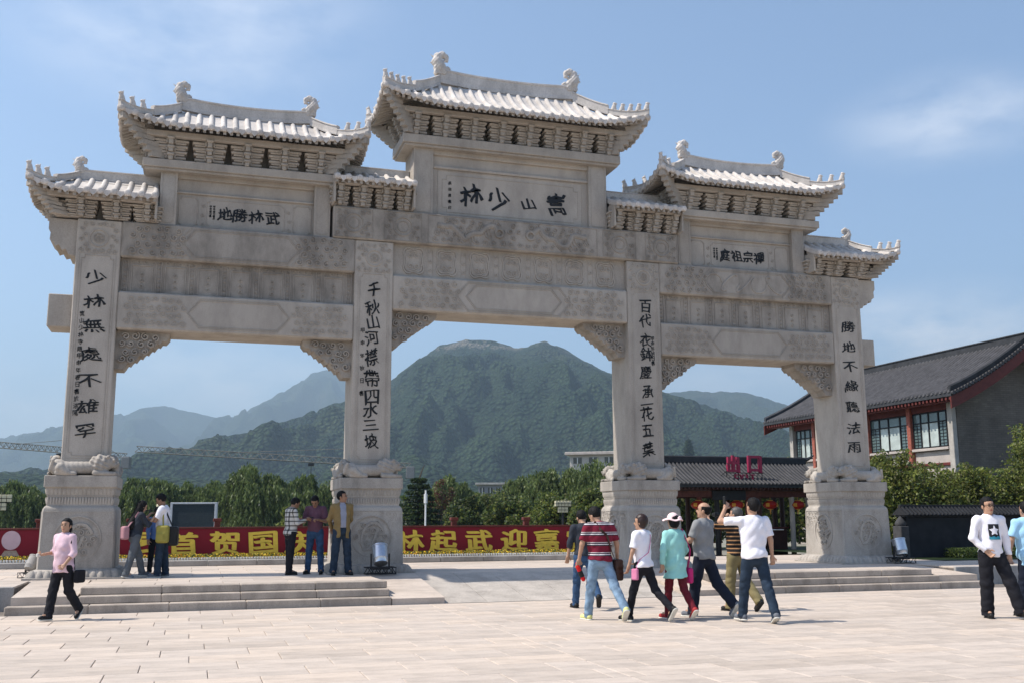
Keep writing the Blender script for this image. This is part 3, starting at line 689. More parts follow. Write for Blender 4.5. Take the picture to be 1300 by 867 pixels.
    def ridge(pts, wd, h, name='ridge', parent=None):
        mb = MB(); Rg = []
        for i, p in enumerate(pts):
            d = Vector(pts[min(i+1, len(pts)-1)])-Vector(pts[max(0, i-1)]); d.z = 0; d.normalize(); s_ = d.cross(Vector((0, 0, 1))); p = Vector(p)
            cs_ = [(-.5, -.08), (.5, -.08), (.5, .12), (.4, .16), (.4, .78), (.55, .84), (.5, .95), (.25, 1.0), (-.25, 1.0), (-.5, .95), (-.55, .84), (-.4, .78), (-.4, .16), (-.5, .12)]
            Rg.append([tuple(p+s_*a*wd+Vector((0, 0, b*h))) for a, b in cs_])
        mb.loft(Rg); return mb.ob(name, spl, root, recalc=True)
    ridge([(x, YC, rz(x)-.02) for x in np.linspace(a0, a1, 13)], .13, rh)
    ends = ([(-1, r0, x0)] if HL else [])+([(1, r1, x1)] if HR else [])
    for dr, xr, xe in ends:
        ob('ridge_dragon', me_dragon, root, (xr+dr*.02, YC, zr+endlift+rh-.14*dscale), scale=(-dr*dscale, dscale, dscale))
        for sy in (-1, 1):
            f_ = lambda t, up_=0: (xr+(xe-xr)*t, YC+sy*D*t, H(xr+(xe-xr)*t, YC+sy*D*t)+up_)
            ridge([f_(t, .02) for t in np.linspace(.02, .48, 6)], .12, rh*.72, 'hip_ridge')
            ridge([f_(t, .02) for t in np.linspace(.47, 1.0, 6)], .10, rh*.42, 'hip_ridge')
            ang = math.atan2(sy*D, (xe-xr))
            for k in range(nb):
                t = .97-(.42*k/max(nb-1, 1) if nb > 3 else .17*k); ob('roof_beast', me_beast, root, f_(t, .02+rh*.40), rot=(0, 0, ang))
            # corner beam stepping out below the hip
            mb = MB(); xs0 = core[0] if dr < 0 else core[1]
            P0 = Vector((xs0, YC+sy*(YC+.08), z0)); P1 = Vector(f_(.96, -.14)); n = 7
            for k in range(n):
                ta, tb = (k)/n, (k+1.0)/n; q0 = P0.lerp(P1, ta); q1 = P0.lerp(P1, tb); d = (P1-P0); d.z = 0; d.normalize(); s_ = d.cross(Vector((0, 0, 1)))*(.07)
                zt_ = q1.z+.03; top = max(zt_, z0+hb*(.3+.8*ta)); pa = q0-d*(.25); pb = q1+d*.01
                mb.hexa([tuple(Vector((p.x, p.y, 0))+kk*s_+Vector((0, 0, z))) for p in (pa, pb) for kk in (-1, 1) for z in (q0.z+(q1.z-q0.z)*.15, min(top, q1.z+.16+.1*(1-ta)))])
            mb.ob('corner_beam', st, root)
    # core behind the brackets, purlin, bracket sets
    zp = z0+hb
    mb = MB(); mb.cbox(core[0]+.12, core[1]-.12, .3, .7, z0-.01, zr-.12 if not (HL and HR) else ze+.12, .01); mb.ob('roof_core', sd, root)
    mb = MB(); py = -.28; px0 = core[0]-.1 if HL else x0+.01; px1 = core[1]+.1 if HR else x1-.01
    mb.cbox(px0-.1*HL, px1+.1*HR, py, py+.12, zp, zp+.12, .012); mb.cbox(px0-.1*HL, px1+.1*HR, 1-py-.12, 1-py, zp, zp+.12, .012)
    if HL: mb.cbox(px0-.1, px0+.02, py+.125, 1-py-.125, zp+.002, zp+.118, .012)
    if HR: mb.cbox(px1-.02, px1+.1, py+.125, 1-py-.125, zp+.002, zp+.118, .012)
    mb.ob('purlin', st, root)
    if not HL: mb = MB(); mb.cbox(x0+.005, x0+.05, -.3, 1.3, z0, zp+.15, .01); mb.ob('end_board', st, root)
    if not HR: mb = MB(); mb.cbox(x1-.05, x1-.005, -.3, 1.3, z0, zp+.15, .01); mb.ob('end_board', st, root)
    bm_ = bracket_mesh(hb, abs(sets[1]-sets[0]))
    for x in sets:
        ob('bracket_set', bm_, root, (x, 0, z0)); ob('bracket_set', bm_, root, (x, 1, z0), rot=(0, 0, PI))
    for dr, xr, xe in ends:
        for y in (.25, .75): ob('bracket_set', bm_, root, ((core[0] if dr < 0 else core[1]), y, z0), rot=(0, 0, -PI/2 if dr < 0 else PI/2))
    return root
roof(-3.07, 3.07, -1.6, 1.6, 9.86, 10.74, .27, 1.1, .33, 5, 9.27, .44, [-2.25+.645*k for k in range(8)], 1.0, (-2.4, 2.4))
for sgn in (-1, 1):
    m = (lambda *a: a) if sgn < 0 else (lambda *a: tuple(sorted(-v for v in a)))
    x0, x1 = m(-8.24, -3.34); r0, r1 = m(-7.12, -4.46)
    roof(x0, x1, r0, r1, 8.76, 9.42, .24, 1.06, .28, 3, 8.16, .42, [sgn*5.77+.745*k for k in (-2, -1, 0, 1, 2)], .82, m(-7.55, -4.0))
    x0, x1 = m(-9.78, -7.44); r0, r1 = m(-8.98, -7.44)
    roof(x0, x1, r0, r1, 7.28, 7.80, .2, .98, .2, 3, 6.85, .32, [sgn*v for v in (8.84, 8.2, 7.63)], .66, m(-9.3, -7.44), endlift=.0)
    x0, x1 = m(-4.02, -2.28)
    roof(x0, x1, x0, x1, 8.05, 8.47, .0, .94, .16, 0, 7.54, .40, [sgn*v for v in (3.86, 3.38, 2.9, 2.44)], .6, (x0, x1), endlift=.0)
# ------------------------------------------------------------------ ground, plaza, platform, steps
G0 = -.37
def sheet(name, x0, x1, y0, y1, z, mat, kind='structure', parent=None):
    return ob(name, mk(name, [(x0, y0, z), (x1, y0, z), (x1, y1, z), (x0, y1, z)], [(0, 1, 2, 3)], mat), parent, kind=kind)
sheet('ground', -9700, 9700, -50, 9700, -.75, MT['earth'])
sheet('forecourt', -60, 90, 5.0, 90, -.26, MT['asphalt_far'])
plaza = ob('plaza', mk('plaza', [(-60, -40, G0-.014), (60, -40, G0-.014), (60, 5, G0-.014), (-60, 5, G0-.014)], [(0, 1, 2, 3)], MT['joint']), kind='structure')
# paving slabs: the nearest 300 one by one, the rest as one part
cells = []
PW, PD = .93, .56; SEAM = -2.6
slab_cache = {}
def slab_mesh(wx, dy):
    wx, dy = round(wx, 2), round(dy, 2); k = (wx, dy)
    if k not in slab_cache:
        mb = MB(); g = .0035; b = .005
        mb.loft([[(-wx/2+g, -dy/2+g, -.03), (wx/2-g, -dy/2+g, -.03), (wx/2-g, dy/2-g, -.03), (-wx/2+g, dy/2-g, -.03)], [(-wx/2+g, -dy/2+g, -b), (wx/2-g, -dy/2+g, -b), (wx/2-g, dy/2-g, -b), (-wx/2+g, dy/2-g, -b)],
                 [(-wx/2+g+b, -dy/2+g+b, 0), (wx/2-g-b, -dy/2+g+b, 0), (wx/2-g-b, dy/2-g-b, 0), (-wx/2+g+b, dy/2-g-b, 0)]])
        slab_cache[k] = mb.mesh('paving_slab', MT['paving'])
    return slab_cache[k]
for j in range(62):
    y1 = -3.3-j*PD; y0 = y1-PD; off = (0, .5, .18, .68)[j % 4]*PW
    for side in (-1, 1):
        x = SEAM+(off-PW if side > 0 else -off+0)*1.0
        if side > 0:
            xs_ = SEAM; x = SEAM+off if off else SEAM
            if off: cells.append((SEAM, x, y0, y1))
            while x < 19: cells.append((x, x+PW, y0, y1)); x += PW
        else:
            x = SEAM-off if off else SEAM
            if off: cells.append((x, SEAM, y0, y1))
            while x > -24: cells.append((x-PW, x, y0, y1)); x -= PW
vis = []; rest = []
cp = Vector((-6.5553, -20.6792, 1.0811))
for c_ in cells:
    p = Vector(((c_[0]+c_[1])/2, (c_[2]+c_[3])/2, G0)); d = p-cp; z = d.dot(fw)
    if z > 1:
        u, v = d.dot(r2)/z*1287/650, d.dot(u2)/z*1287/433
        if abs(u) < 1.06 and abs(v) < 1.06: vis.append((z, c_)); continue
    rest.append(c_)
vis.sort(key=lambda a: a[0])
for z, c_ in vis[:300]:
    ob('paving_slab', slab_mesh(c_[1]-c_[0], c_[3]-c_[2]), plaza, ((c_[0]+c_[1])/2, (c_[2]+c_[3])/2, G0+random.uniform(-.0015, .0015)))
mb = MB()
for c_ in [v[1] for v in vis[300:]]+rest:
    g = .005; z = G0+random.uniform(-.001, .001)
    mb.box(c_[0]+g, c_[1]-g, c_[2]+g, c_[3]-g, G0-.015, z)
mb.ob('paving_slabs', MT['paving'], plaza, kind='stuff')
# raised platform with steps between cheek slabs, ramp in the middle
plat = ob('platform', None, kind='structure')
def pbox(name, x0, x1, y0, y1, z0, z1, mat=None, b=.012):
    mb = MB(); mb.cbox(x0, x1, y0, y1, z0, z1, b); return mb.ob(name, mat or MT['step'], plat)
mb = MB(); mb.box(-40, 40, -.75, 5.0, -.6, -.03)
for s_ in (-1, 1):
    x0, x1 = sorted((s_*3.22, s_*8.17)); mb.box(x0, x1, -2.46, -.751, -.6, -.03); x0, x1 = sorted((s_*9.2, s_*40)); mb.box(x0, x1, -2.2, -.751, -.6, -.03)
mb.ob('platform_core', MT['joint'], plat)
tm = {}
def pave_area(x0, x1, y0, y1, z, pw, pd, name='platform_slabs'):
    mb = MB(); j = 0; y = y0
    while y < y1-.01:
        x = x0-(pw*.5 if j % 2 else 0); ye = min(y+pd, y1)
        while x < x1-.01:
            a, b = max(x, x0), min(x+pw, x1)
            if b-a > .03 and -11 < (a+b)/2 < 11.5: ob('paving_slab', slab_mesh(b-a, ye-y), plat, ((a+b)/2, (y+ye)/2, z+random.uniform(-.0008, .0008)))
            elif b-a > .03: mb.box(a+.004, b-.004, y+.004, ye-.004, z-.03, z+random.uniform(-.0008, .0008))
            x += pw
        y = ye; j += 1
    if mb.v: mb.ob(name, MT['paving'], plat, kind='stuff')
pave_area(-40, 40, -.75, 5.0, 0, 1.1, .72)
for s_ in (-1, 1):
    a, b = sorted((s_*3.25, s_*8.15)); pave_area(a, b, -2.45, -.752, 0, 1.1, .56)
    a, b = sorted((s_*9.2, s_*40)); pave_area(a, b, -2.2, -.752, 0, 1.1, .72)
    # three treads, cut into lengths
    for k in range(3):
        z1 = -.122*k; yf = -2.78-.22*k; yb = yf+.33 if k == 0 else yf+.235
        e0, e1 = 3.22-.0*k, (8.16 if k < 2 else 9.18)
        if k == 2: yb = yf+.24
        n = 4 if k < 2 else 5; L = (e1-e0)/n
        for i in range(n):
            a, b = sorted((s_*(e0+i*L+.002), s_*(e0+(i+1)*L-.002)))
            pbox('step_stone', a, b, yf, yb, z1-.122 if k < 2 else G0-.02, z1, MT['step'], .012)
    # cheek slabs
    for (a, b, yend, zend, lip) in ((2.3, 3.21, -3.22, G0, .1), (8.18, 9.13, -2.96, -.24, .12)):
        x0, x1 = sorted((s_*a, s_*b)); mb = MB()
        pr_ = [(-.7, .012), (yend, zend+lip), (yend, zend-.01 if zend < -.3 else zend-.005), (-.7, -.4)]
        mb.loft([[(x, y, z) for y, z in pr_] for x in (x0, x1)]); mb.ob('cheek_slab', MT['paving'], plat, recalc=True)
    a, b = sorted((s_*9.2, s_*40)); pbox('retaining_wall', a, b, -2.26, -2.19, G0-.05, .002, MT['curb'])
# central ramp
nr = 6
for j in range(nr):
    for i in range(6):
        x0 = -2.29+i*4.58/6; x1 = x0+4.58/6; ya, yb = -.75-(j)*2.47/nr, -.75-(j+1)*2.47/nr; za, zb = G0*j/nr, G0*(j+1)/nr
        mb = MB(); mb.hexa([(x, y, z+dz) for x in (x0+.004, x1-.004) for y, z in ((yb+.004, zb), (ya-.004, za)) for dz in (-.005, 0)]); mb.ob('ramp_slab', MT['ramp'], plat)
mb = MB(); mb.add([(-2.3, -.75, -.006), (2.3, -.75, -.006), (2.3, -3.22, G0-.006), (-2.3, -3.22, G0-.006)], [(0, 3, 2, 1)]); mb.ob('ramp_bed', MT['joint'], plat)
# ------------------------------------------------------------------ banner wall, kerb, flowers
ban = thing('banner_wall', (0, 5.3, 0), 'long dark red banner wall printed with yellow characters behind a flower strip', 'banner')
BX0, BX1, BY = -16, 4.4, 5.3
mb = MB(); mb.cbox(BX0, BX1, 0, .06, .10, .83, .006); mb.ob('banner_panel', MT['banner'], ban)
mb = MB(); mb.cbox(BX0, BX1, -.015, .075, .83, .875, .006); mb.ob('top_rail', MT['red_wood'], ban)
for k in range(11):
    x = 4.0-1.98*k; mb = MB(); mb.cbox(x-.07, x+.07, .062, .2, -.26, 1.03, .01); mb.cbox(x-.1, x+.1, .04, .22, 1.0, 1.08, .012); mb.ob('post', MT['red_wood'], ban)
def banpx(px): return px
BT = [(-9.0+2.03, '昂')]
for ch, x in (('昂', -7.43), ('首', -6.66), ('贺', -5.71), ('国', -4.8), ('庆', -3.93), ('少', -2.1), ('林', -1.16), ('起', -.27), ('武', .68), ('迎', 1.65), ('嘉', 2.55), ('宾', 3.47)):
    put_glyph(ch, x, -.012, .49, .68, .53, MT['gold'], ban, bold=.024, depth=.006, wob=.35)
# plain round-headed child figure printed at the left end
mb = MB(); mb.loft([[(-10.42+.2*math.cos(t), y, .60+.215*math.sin(t)) for t in np.linspace(0, 2*PI, 24, endpoint=False)] for y in (-.012, -.002)])
mb.ob('printed_head', plain('pink_print', (0.62, 0.45, 0.5), 0.7, .05), ban, recalc=True)
mb = MB(); mb.loft([[(-10.42+a, y, z) for a, z in ((-.24, .1), (.24, .1), (.2, .24), (.12, .37), (-.12, .37), (-.2, .24))] for y in (-.010, -.002)])
mb.ob('printed_robe', plain('beige_print', (0.42, 0.33, 0.27), 0.7, .2, 20), ban, recalc=True)
kb = thing('flower_bed_kerb', (0, 4.3, 0), 'low grey stone kerb in front of the flower strip below the red banner', 'kerb')
for k in range(19):
    mb = MB(); x = -16+1.1*k; mb.cbox(x+.004, x+1.096, -.1, .1, 0, .13, .012); mb.ob('kerb_stone', MT['curb'], kb)
mb = MB()
for i in range(330):
    for r_ in range(2):
        x = -15.9+i*.0632+r_*.03; y = 4.45+r_*.16; mb.loft([[(x+.022*k*math.cos(t), y+.022*k*math.sin(t), z) for t in np.linspace(0, 2*PI, 6, endpoint=False)] for z, k in ((0.12, .75), (.185, 1.1))])
mb.ob('flower_pots', MT['white'], None, kind='stuff', label='rows of small white flower pots on the kerb below the banner', cat='flower pots')
def leaf_cloud(n, fn, size, mats, name, label=None, cat=None, kind=None, parent=None, elong=1.0, droop=0.0, prob=None, seed=1):
    g = np.random.default_rng(seed); C = fn(n, g); n = len(C)
    a = g.normal(size=(n, 3)); a /= np.linalg.norm(a, axis=1)[:, None]
    if droop: a = a*(1-droop)+np.array([0, 0, -1.0])*droop; a /= np.linalg.norm(a, axis=1)[:, None]
    b = np.cross(a, g.normal(size=(n, 3))); b /= np.linalg.norm(b, axis=1)[:, None]+1e-9
    s_ = size*g.uniform(.6, 1.3, n)[:, None]; a = a*s_*elong*.5; b = b*s_*.5
    V = np.stack([C-a, C+b*.9-a*.1, C+a, C-b*.9+a*.1], 1).reshape(-1, 3); F = np.arange(4*n).reshape(-1, 4)
    idx = g.choice(len(mats), n, p=prob) if len(mats) > 1 else np.zeros(n, int)
    me = mk(name, V, F, mats, None); me.polygons.foreach_set('material_index', idx.astype(np.int32)); me.update()
    return ob(name, me, parent, label=label, cat=cat, kind=kind)
def leafm(name, c, rough=.5, var=.35):
    k = NT(name, rough, .35); col = k.mix(1.0, c, k.ramp(k.noise(0.9, 5), [(.3, 1-var), (.7, 1+var)]), 'MULTIPLY')
    k.color(col)
    tr = k.n('ShaderNodeBsdfTranslucent'); k.l(col, tr.inputs[0]); ms = k.n('ShaderNodeMixShader'); ms.inputs[0].default_value = .42
    out = k.t.nodes['Material Output']; k.l(k.b.outputs[0], ms.inputs[1]); k.l(tr.outputs[0], ms.inputs[2]); k.l(ms.outputs[0], out.inputs[0]); return k.m
LF = dict(willow=leafm('willow_leaf', (.115, .155, .045)), willow2=leafm('willow_leaf_light', (.18, .22, .07)), dark=leafm('dark_leaf', (.035, .058, .02)), mid=leafm('mid_leaf', (.10, .135, .032)), bright=leafm('bright_leaf', (.20, .225, .045)),
          olive=leafm('olive_leaf', (.15, .145, .05)), conifer=leafm('conifer_needles', (.028, .045, .022)), red=leafm('reddish_leaf', (.12, .04, .025)), yellow=plain('yellow_petals', (.75, .52, .03), .6, .2), orange=plain('orange_petals', (.6, .2, .02), .6, .2))
strip = lambda n, g: np.stack([g.uniform(-16, 4.9, n), g.uniform(4.45, 5.2, n), g.uniform(.15, .25, n)], 1)
leaf_cloud(26000, strip, .035, [LF['mid'], LF['dark'], LF['yellow'], LF['orange']], 'marigold_flowers', 'strip of yellow and orange flowers along the foot of the banner', 'flowers', 'stuff', prob=[.4, .17, .36, .07])
# ------------------------------------------------------------------ haze, hills
def fbm(x, y, oct_=5, seed=0):
    g = np.random.default_rng(seed); out = np.zeros_like(x); amp = 1.0; tot = 0
    for o in range(oct_):
        L = g.random((128, 128)); xi = np.floor(x).astype(int); yi = np.floor(y).astype(int); fx = x-xi; fy = y-yi; fx = fx*fx*(3-2*fx); fy = fy*fy*(3-2*fy)
        a = L[xi % 128, yi % 128]; b = L[(xi+1) % 128, yi % 128]; c = L[xi % 128, (yi+1) % 128]; d = L[(xi+1) % 128, (yi+1) % 128]
        out += amp*((a*(1-fx)+b*fx)*(1-fy)+(c*(1-fx)+d*fx)*fy-.5); tot += amp; amp *= .5; x = x*2.03+7; y = y*2.03+3
    return out/tot
def hillmat(name, a, b, c, cliff=False):
    k = NT(name, .95, .1)
    col = k.mix(k.ramp(k.noise(.012, 6, .6), [(.4, 0), (.62, 1)]), a, b)
    col = k.mix(k.ramp(k.noise(.004, 5, .6), [(.55, 0), (.7, .6)]), col, c)
    vo = k.n('ShaderNodeTexVoronoi'); vo.inputs['Scale'].default_value = .17; k.l(k.tc.outputs['Object'], vo.inputs['Vector'])
    col = k.mix(1.0, col, k.ramp(vo.outputs['Distance'], [(.0, 1.35), (.6, .5)]), 'MULTIPLY'); k.color(col)
    if cliff:
        zz = k.ramp(k.math('MULTIPLY', k.sep()[2], .001), [(.305, 0), (.325, 1)]); m_ = k.math('MULTIPLY', zz, k.ramp(k.noise(.02, 5, .7), [(.5, 0), (.56, .8)])); col = k.mix(m_, col, (.17, .15, .125)); k.color(col)
    k.bump(vo.outputs['Distance'], 1.0, -8.0); return k.m
def hill(name, R, D, wf, wb, mat, cell, seed, base=-2.0, rough=.16, spur=1.0):
    s0, s1 = R[0][0], R[-1][0]; ns = int((s1-s0)/cell)+1; nt_ = int((wf+wb)/(cell*1.3))+1
    s_ = np.linspace(s0, s1, ns); t_ = np.linspace(-wf, wb, nt_); Sg, Tg = np.meshgrid(s_, t_, indexing='ij')
    zr = np.interp(Sg, [r[0] for r in R], [r[1] for r in R])
    q = max(D/1800, .5)
    warp = fbm(Sg/q/260+5, Tg/q/260+9, 4, seed+3)*200*q*np.clip(np.abs(Tg)/200/q, 0, 1)
    zr2 = np.interp(Sg+warp*.9, [r[0] for r in R], [r[1] for r in R])
    d = np.where(Tg < 0, -Tg/wf, Tg/wb); gfall = (1-d)**1.25
    sp = 1-np.abs(fbm(Sg/q/150+1.5, Tg/q/420+2, 5, seed))*5; env = 4*gfall*(1-gfall); b_ = np.clip(d*6, 0, 1)
    z = (zr*(1-b_)+zr2*b_)*gfall+(sp-.5)*105*q*spur*env*(zr2/300/q)+fbm(Sg/q/60, Tg/q/60, 5, seed+1)*55*q*rough*6*env
    z = z+fbm(Sg/q/9, Tg/q/9, 3, seed+2)*(9 if D > 1000 else 4)*min(q, 2)*np.clip(gfall*6, 0, 1)*np.clip(.5+env, 0, 1)
    lim = zr*np.where(Tg < 0, (D+Tg)/D*(1-.25*np.clip(d, 0, 1)), 1)+fbm(Sg/q/14, Tg/q/30, 4, seed+6)*9*min(q, 2.5); z = np.minimum(z, lim)
    z = np.where(gfall <= 0.0, base, z)+base*(1-gfall)
    f0 = Vector((math.sin(yaw), math.cos(yaw))); r0_ = Vector((math.cos(yaw), -math.sin(yaw)))
    X = cp.x+r0_.x*Sg+f0.x*(D+Tg); Y = cp.y+r0_.y*Sg+f0.y*(D+Tg)
    V = np.stack([X, Y, z], -1).reshape(-1, 3); i, j = np.meshgrid(np.arange(ns-1), np.arange(nt_-1), indexing='ij'); a = (i*nt_+j).ravel()
    F = np.stack([a, a+nt_, a+nt_+1, a+1], 1)
    return ob(name, mk(name, V, F, mat, smooth=True), kind='structure')
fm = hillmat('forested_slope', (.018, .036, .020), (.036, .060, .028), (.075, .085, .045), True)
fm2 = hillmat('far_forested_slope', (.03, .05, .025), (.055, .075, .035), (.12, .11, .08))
hill('mountain', [(-870, 26), (-694, 80), (-515, 111), (-419, 146), (-350, 174), (-295, 201), (-253, 221), (-211, 241), (-184, 261), (-149, 293), (-128, 306), (-85, 316), (-35, 316), (-14, 307), (7, 299), (26, 303), (57, 313), (92, 301), (127, 278), (176, 254), (225, 234), (281, 212), (350, 184), (420, 160), (474, 132), (570, 90), (692, 48), (900, 20)], 1800, 1150, 700, fm, 4.2, 11)
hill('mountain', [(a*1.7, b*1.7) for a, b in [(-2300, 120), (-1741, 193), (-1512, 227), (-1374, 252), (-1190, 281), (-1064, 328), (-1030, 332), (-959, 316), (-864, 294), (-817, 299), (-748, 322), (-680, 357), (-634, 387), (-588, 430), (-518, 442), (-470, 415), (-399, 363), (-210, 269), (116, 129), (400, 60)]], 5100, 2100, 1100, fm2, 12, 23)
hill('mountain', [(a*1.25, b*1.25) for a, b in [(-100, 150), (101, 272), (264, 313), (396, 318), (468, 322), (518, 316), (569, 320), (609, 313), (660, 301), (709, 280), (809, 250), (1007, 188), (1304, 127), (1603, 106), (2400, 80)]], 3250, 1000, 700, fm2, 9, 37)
hill('hills', [(-900, 12), (-600, 26), (-420, 34), (-250, 30), (-100, 22), (60, 24), (200, 30), (340, 26), (600, 32), (900, 20)], 700, 330, 260, fm, 4, 51, rough=.05, spur=.2)
hz = MB(); hz.box(-9800, 9800, -60, 9800, -1.9, 1120)
k = bpy.data.materials.new('haze_air'); k.use_nodes = True; kt = k.node_tree; kt.nodes.remove(kt.nodes['Principled BSDF'])
pv = kt.nodes.new('ShaderNodeVolumePrincipled'); pv.inputs['Color'].default_value = (.62, .83, 1, 1); pv.inputs['Density'].default_value = .00020; pv.inputs['Anisotropy'].default_value = .25
kt.links.new(pv.outputs[0], kt.nodes['Material Output'].inputs['Volume'])
hz.ob('haze', k, kind='stuff')
# ------------------------------------------------------------------ two-storey hall on the right
def wallmat(name, c, mortar, sx, sy):
    k = NT(name, .9, .2); b = k.n('ShaderNodeTexBrick'); b.inputs['Color1'].default_value = (*c, 1); b.inputs['Color2'].default_value = (*[v*.8 for v in c], 1)
    b.inputs['Mortar'].default_value = (*mortar, 1); b.inputs['Scale'].default_value = 1; b.inputs['Brick Width'].default_value = sx; b.inputs['Row Height'].default_value = sy; b.inputs['Mortar Size'].default_value = .008
    m = k.n('ShaderNodeCombineXYZ'); p = k.sep(); s_ = k.math('ADD', p[0], p[1]); k.l(s_, m.inputs[0]); k.l(p[2], m.inputs[1]); k.l(m.outputs[0], b.inputs[0])
    col = k.mix(1.0, b.outputs[0], k.ramp(k.noise(.9, 6), [(.35, .75), (.7, 1.2)]), 'MULTIPLY'); k.color(col); k.bump(b.outputs[1], .4, -.01); return k.m
MT['grey_brick'] = wallmat('grey_brick', (.175, .15, .125), (.11, .097, .083), .3, .09)
MT['pale_wall'] = plain('pale_stone_wall', (.42, .37, .33), .9, .15, 2, .1)
MT['pier'] = plain('pale_pier_stone', (.38, .35, .31), .9, .2, 3, .1)
MT['pane'] = plain('window_glass', (.10, .145, .14), .12, .35, 1.2, 0, spec=.8); MT['curtain'] = plain('curtain_behind_glass', (.42, .47, .44), .35, .25, 2, 0, spec=.6)
hall = thing('temple_hall', (22, 12, -.26), 'two storey grey brick hall with dark tiled gable roof, red eaves and green glazed windows', 'building')
HX, HY0, HY1 = 22.0-22, 0.2, 11.4      # local coordinates of the front wall
mb = MB(); mb.box(0, 6.4, .0, 11.5, 0, 6.05); mb.add([(0, 0, 6.05), (6.4, 0, 6.05), (3.1, 0, 8.1), (0, 11.5, 6.05), (6.4, 11.5, 6.05), (3.1, 11.5, 8.1)], [(0, 1, 2), (3, 5, 4), (0, 2, 5, 3), (1, 4, 5, 2)]); mb.ob('wall', MT['grey_brick'], hall)
def hb_(name, x0, x1, y0, y1, z0, z1, m, par=hall, b=.015): mb = MB(); mb.cbox(x0, x1, y0, y1, z0, z1, b); return mb.ob(name, m, par)
hb_('front_facing', -.06, -.003, .3, 11.3, .0, 3.9, MT['pale_wall'])
hb_('sill_band', -.22, -.062, .35, 11.25, 3.92, 4.03, MT['pale_wall']); hb_('lower_band', -.14, -.062, .35, 11.25, 3.3, 3.42, MT['red_wood'])
for y in (.02, 11.18): hb_('corner_pier', -.22, -.003, y, y+.28, 0, 6.0, MT['pier'])
hb_('eaves_beam', -.12, -.003, .3, 11.18, 5.5, 6.0, MT['red_wood'])
ys_ = [.38, 2.58, 5.35, 7.55, 9.42, 11.15]
for i in range(5):
    y0, y1 = ys_[i]+.12, ys_[i+1]-.12
    if i < 4: hb_('red_column', -.24, -.003, ys_[i+1]-.11, ys_[i+1]+.11, 3.45, 5.98, plain('faded_red_column', (.30, .09, .06), .7, .3) if i == 0 else bpy.data.materials['faded_red_column'])
    wd = hb_('window', -.05, -.004, y0, y1, 4.05, 5.48, MT['black']); W = y1-y0
    def bar(*a): mb.cbox(*a, .006)
    mb = MB()
    for (a, c) in ((0, .22), (.25, .52), (.54, .76), (.78, 1)):
        ya, yb = y0+W*a, y0+W*c
        for (z0, z1, mt) in ((4.1, 5.05, 'curtain' if a in (.25, .54) else 'pane'), (5.09, 5.43, 'pane')):
            hb_('pane', -.064, -.052, ya+.02, yb-.02, z0, z1, MT[mt], wd, .003)
    for a in (0, .235, .53, .77, 1): bar(-.10, -.051, y0+W*a-.03, y0+W*a+.03, 4.05, 5.48)
    for z in (4.07, 5.07, 5.46): bar(-.10, -.051, y0, y1, z-.025, z+.025)
    for a0, a1 in ((0, .235), (.77, 1)):
        for q_ in np.arange(4.2, 5.0, .13): bar(-.085, -.064, y0+W*a0, y0+W*a1, q_-.012, q_+.012)
        bar(-.085, -.064, y0+W*(a0+a1)/2-.012, y0+W*(a0+a1)/2+.012, 4.07, 5.05)
    mb.ob('window_frame', MT['black'], wd)
def rp(t): return 6.02+2.2*(t*(.72+.28*t))          # height of the roof surface, t = 0 eave .. 1 ridge
def tile_slope(xe, xr, y0, y1, zf, sp_, r, ax, mat, parent, n=8):
    mb = MB(); k = int((y1-y0)/sp_)
    for i in range(k+1):
        y = y0+(y1-y0)*i/k; R = []
        for j in range(n+1):
            t = j/n; x = xe+(xr-xe)*t; z = zf(t)
            R.append([((x, y+r*math.cos(a), z+r*1.7*math.sin(a)) if ax == 'x' else (y+r*math.cos(a), x, z+r*1.1*math.sin(a))) for a in np.linspace(0, PI, 5)])
        mb.loft(R, cap=True, closed=False)
    return mb.ob('tile_rows', mat, parent, smooth=50, kind='stuff')
mb = MB(); n = 8; YA, YB = -.75, 12.7; xe, xr, xe2 = -.85, 3.1, 7.1
top = [(xe+(xr-xe)*i/n, rp(i/n)) for i in range(n+1)]+[(xr+(xe2-xr)*i/n, rp(1-i/n)) for i in range(1, n+1)]
pr_ = top+[(x, z-.14) for x, z in top[::-1]]
mb.loft([[(x, y, z) for x, z in pr_] for y in (YA, YB)]); rf = mb.ob('roof', MT['tile_dark'], hall, recalc=True)
tile_slope(xe-.03, xr, YA+.1, YB-.1, lambda t: rp(t), .235, .06, 'x', MT['tile_grey'], rf)
mb = MB(); mb.cbox(3.0, 3.25, YA-.1, YB+.1, rp(1)-.1, rp(1)+.34, .04); mb.cbox(2.96, 3.29, YA-.12, YB+.12, rp(1)+.26, rp(1)+.32, .02); mb.ob('ridge', MT['tile_dark'], rf)
mb = MB(); mb.tube([(3.12, YA+.1, rp(1)+.2), (3.12, YA-.25, rp(1)+.4), (3.12, YA-.55, rp(1)+.72)], [.13, .09, .03]); mb.ob('ridge_end', MT['tile_dark'], rf)
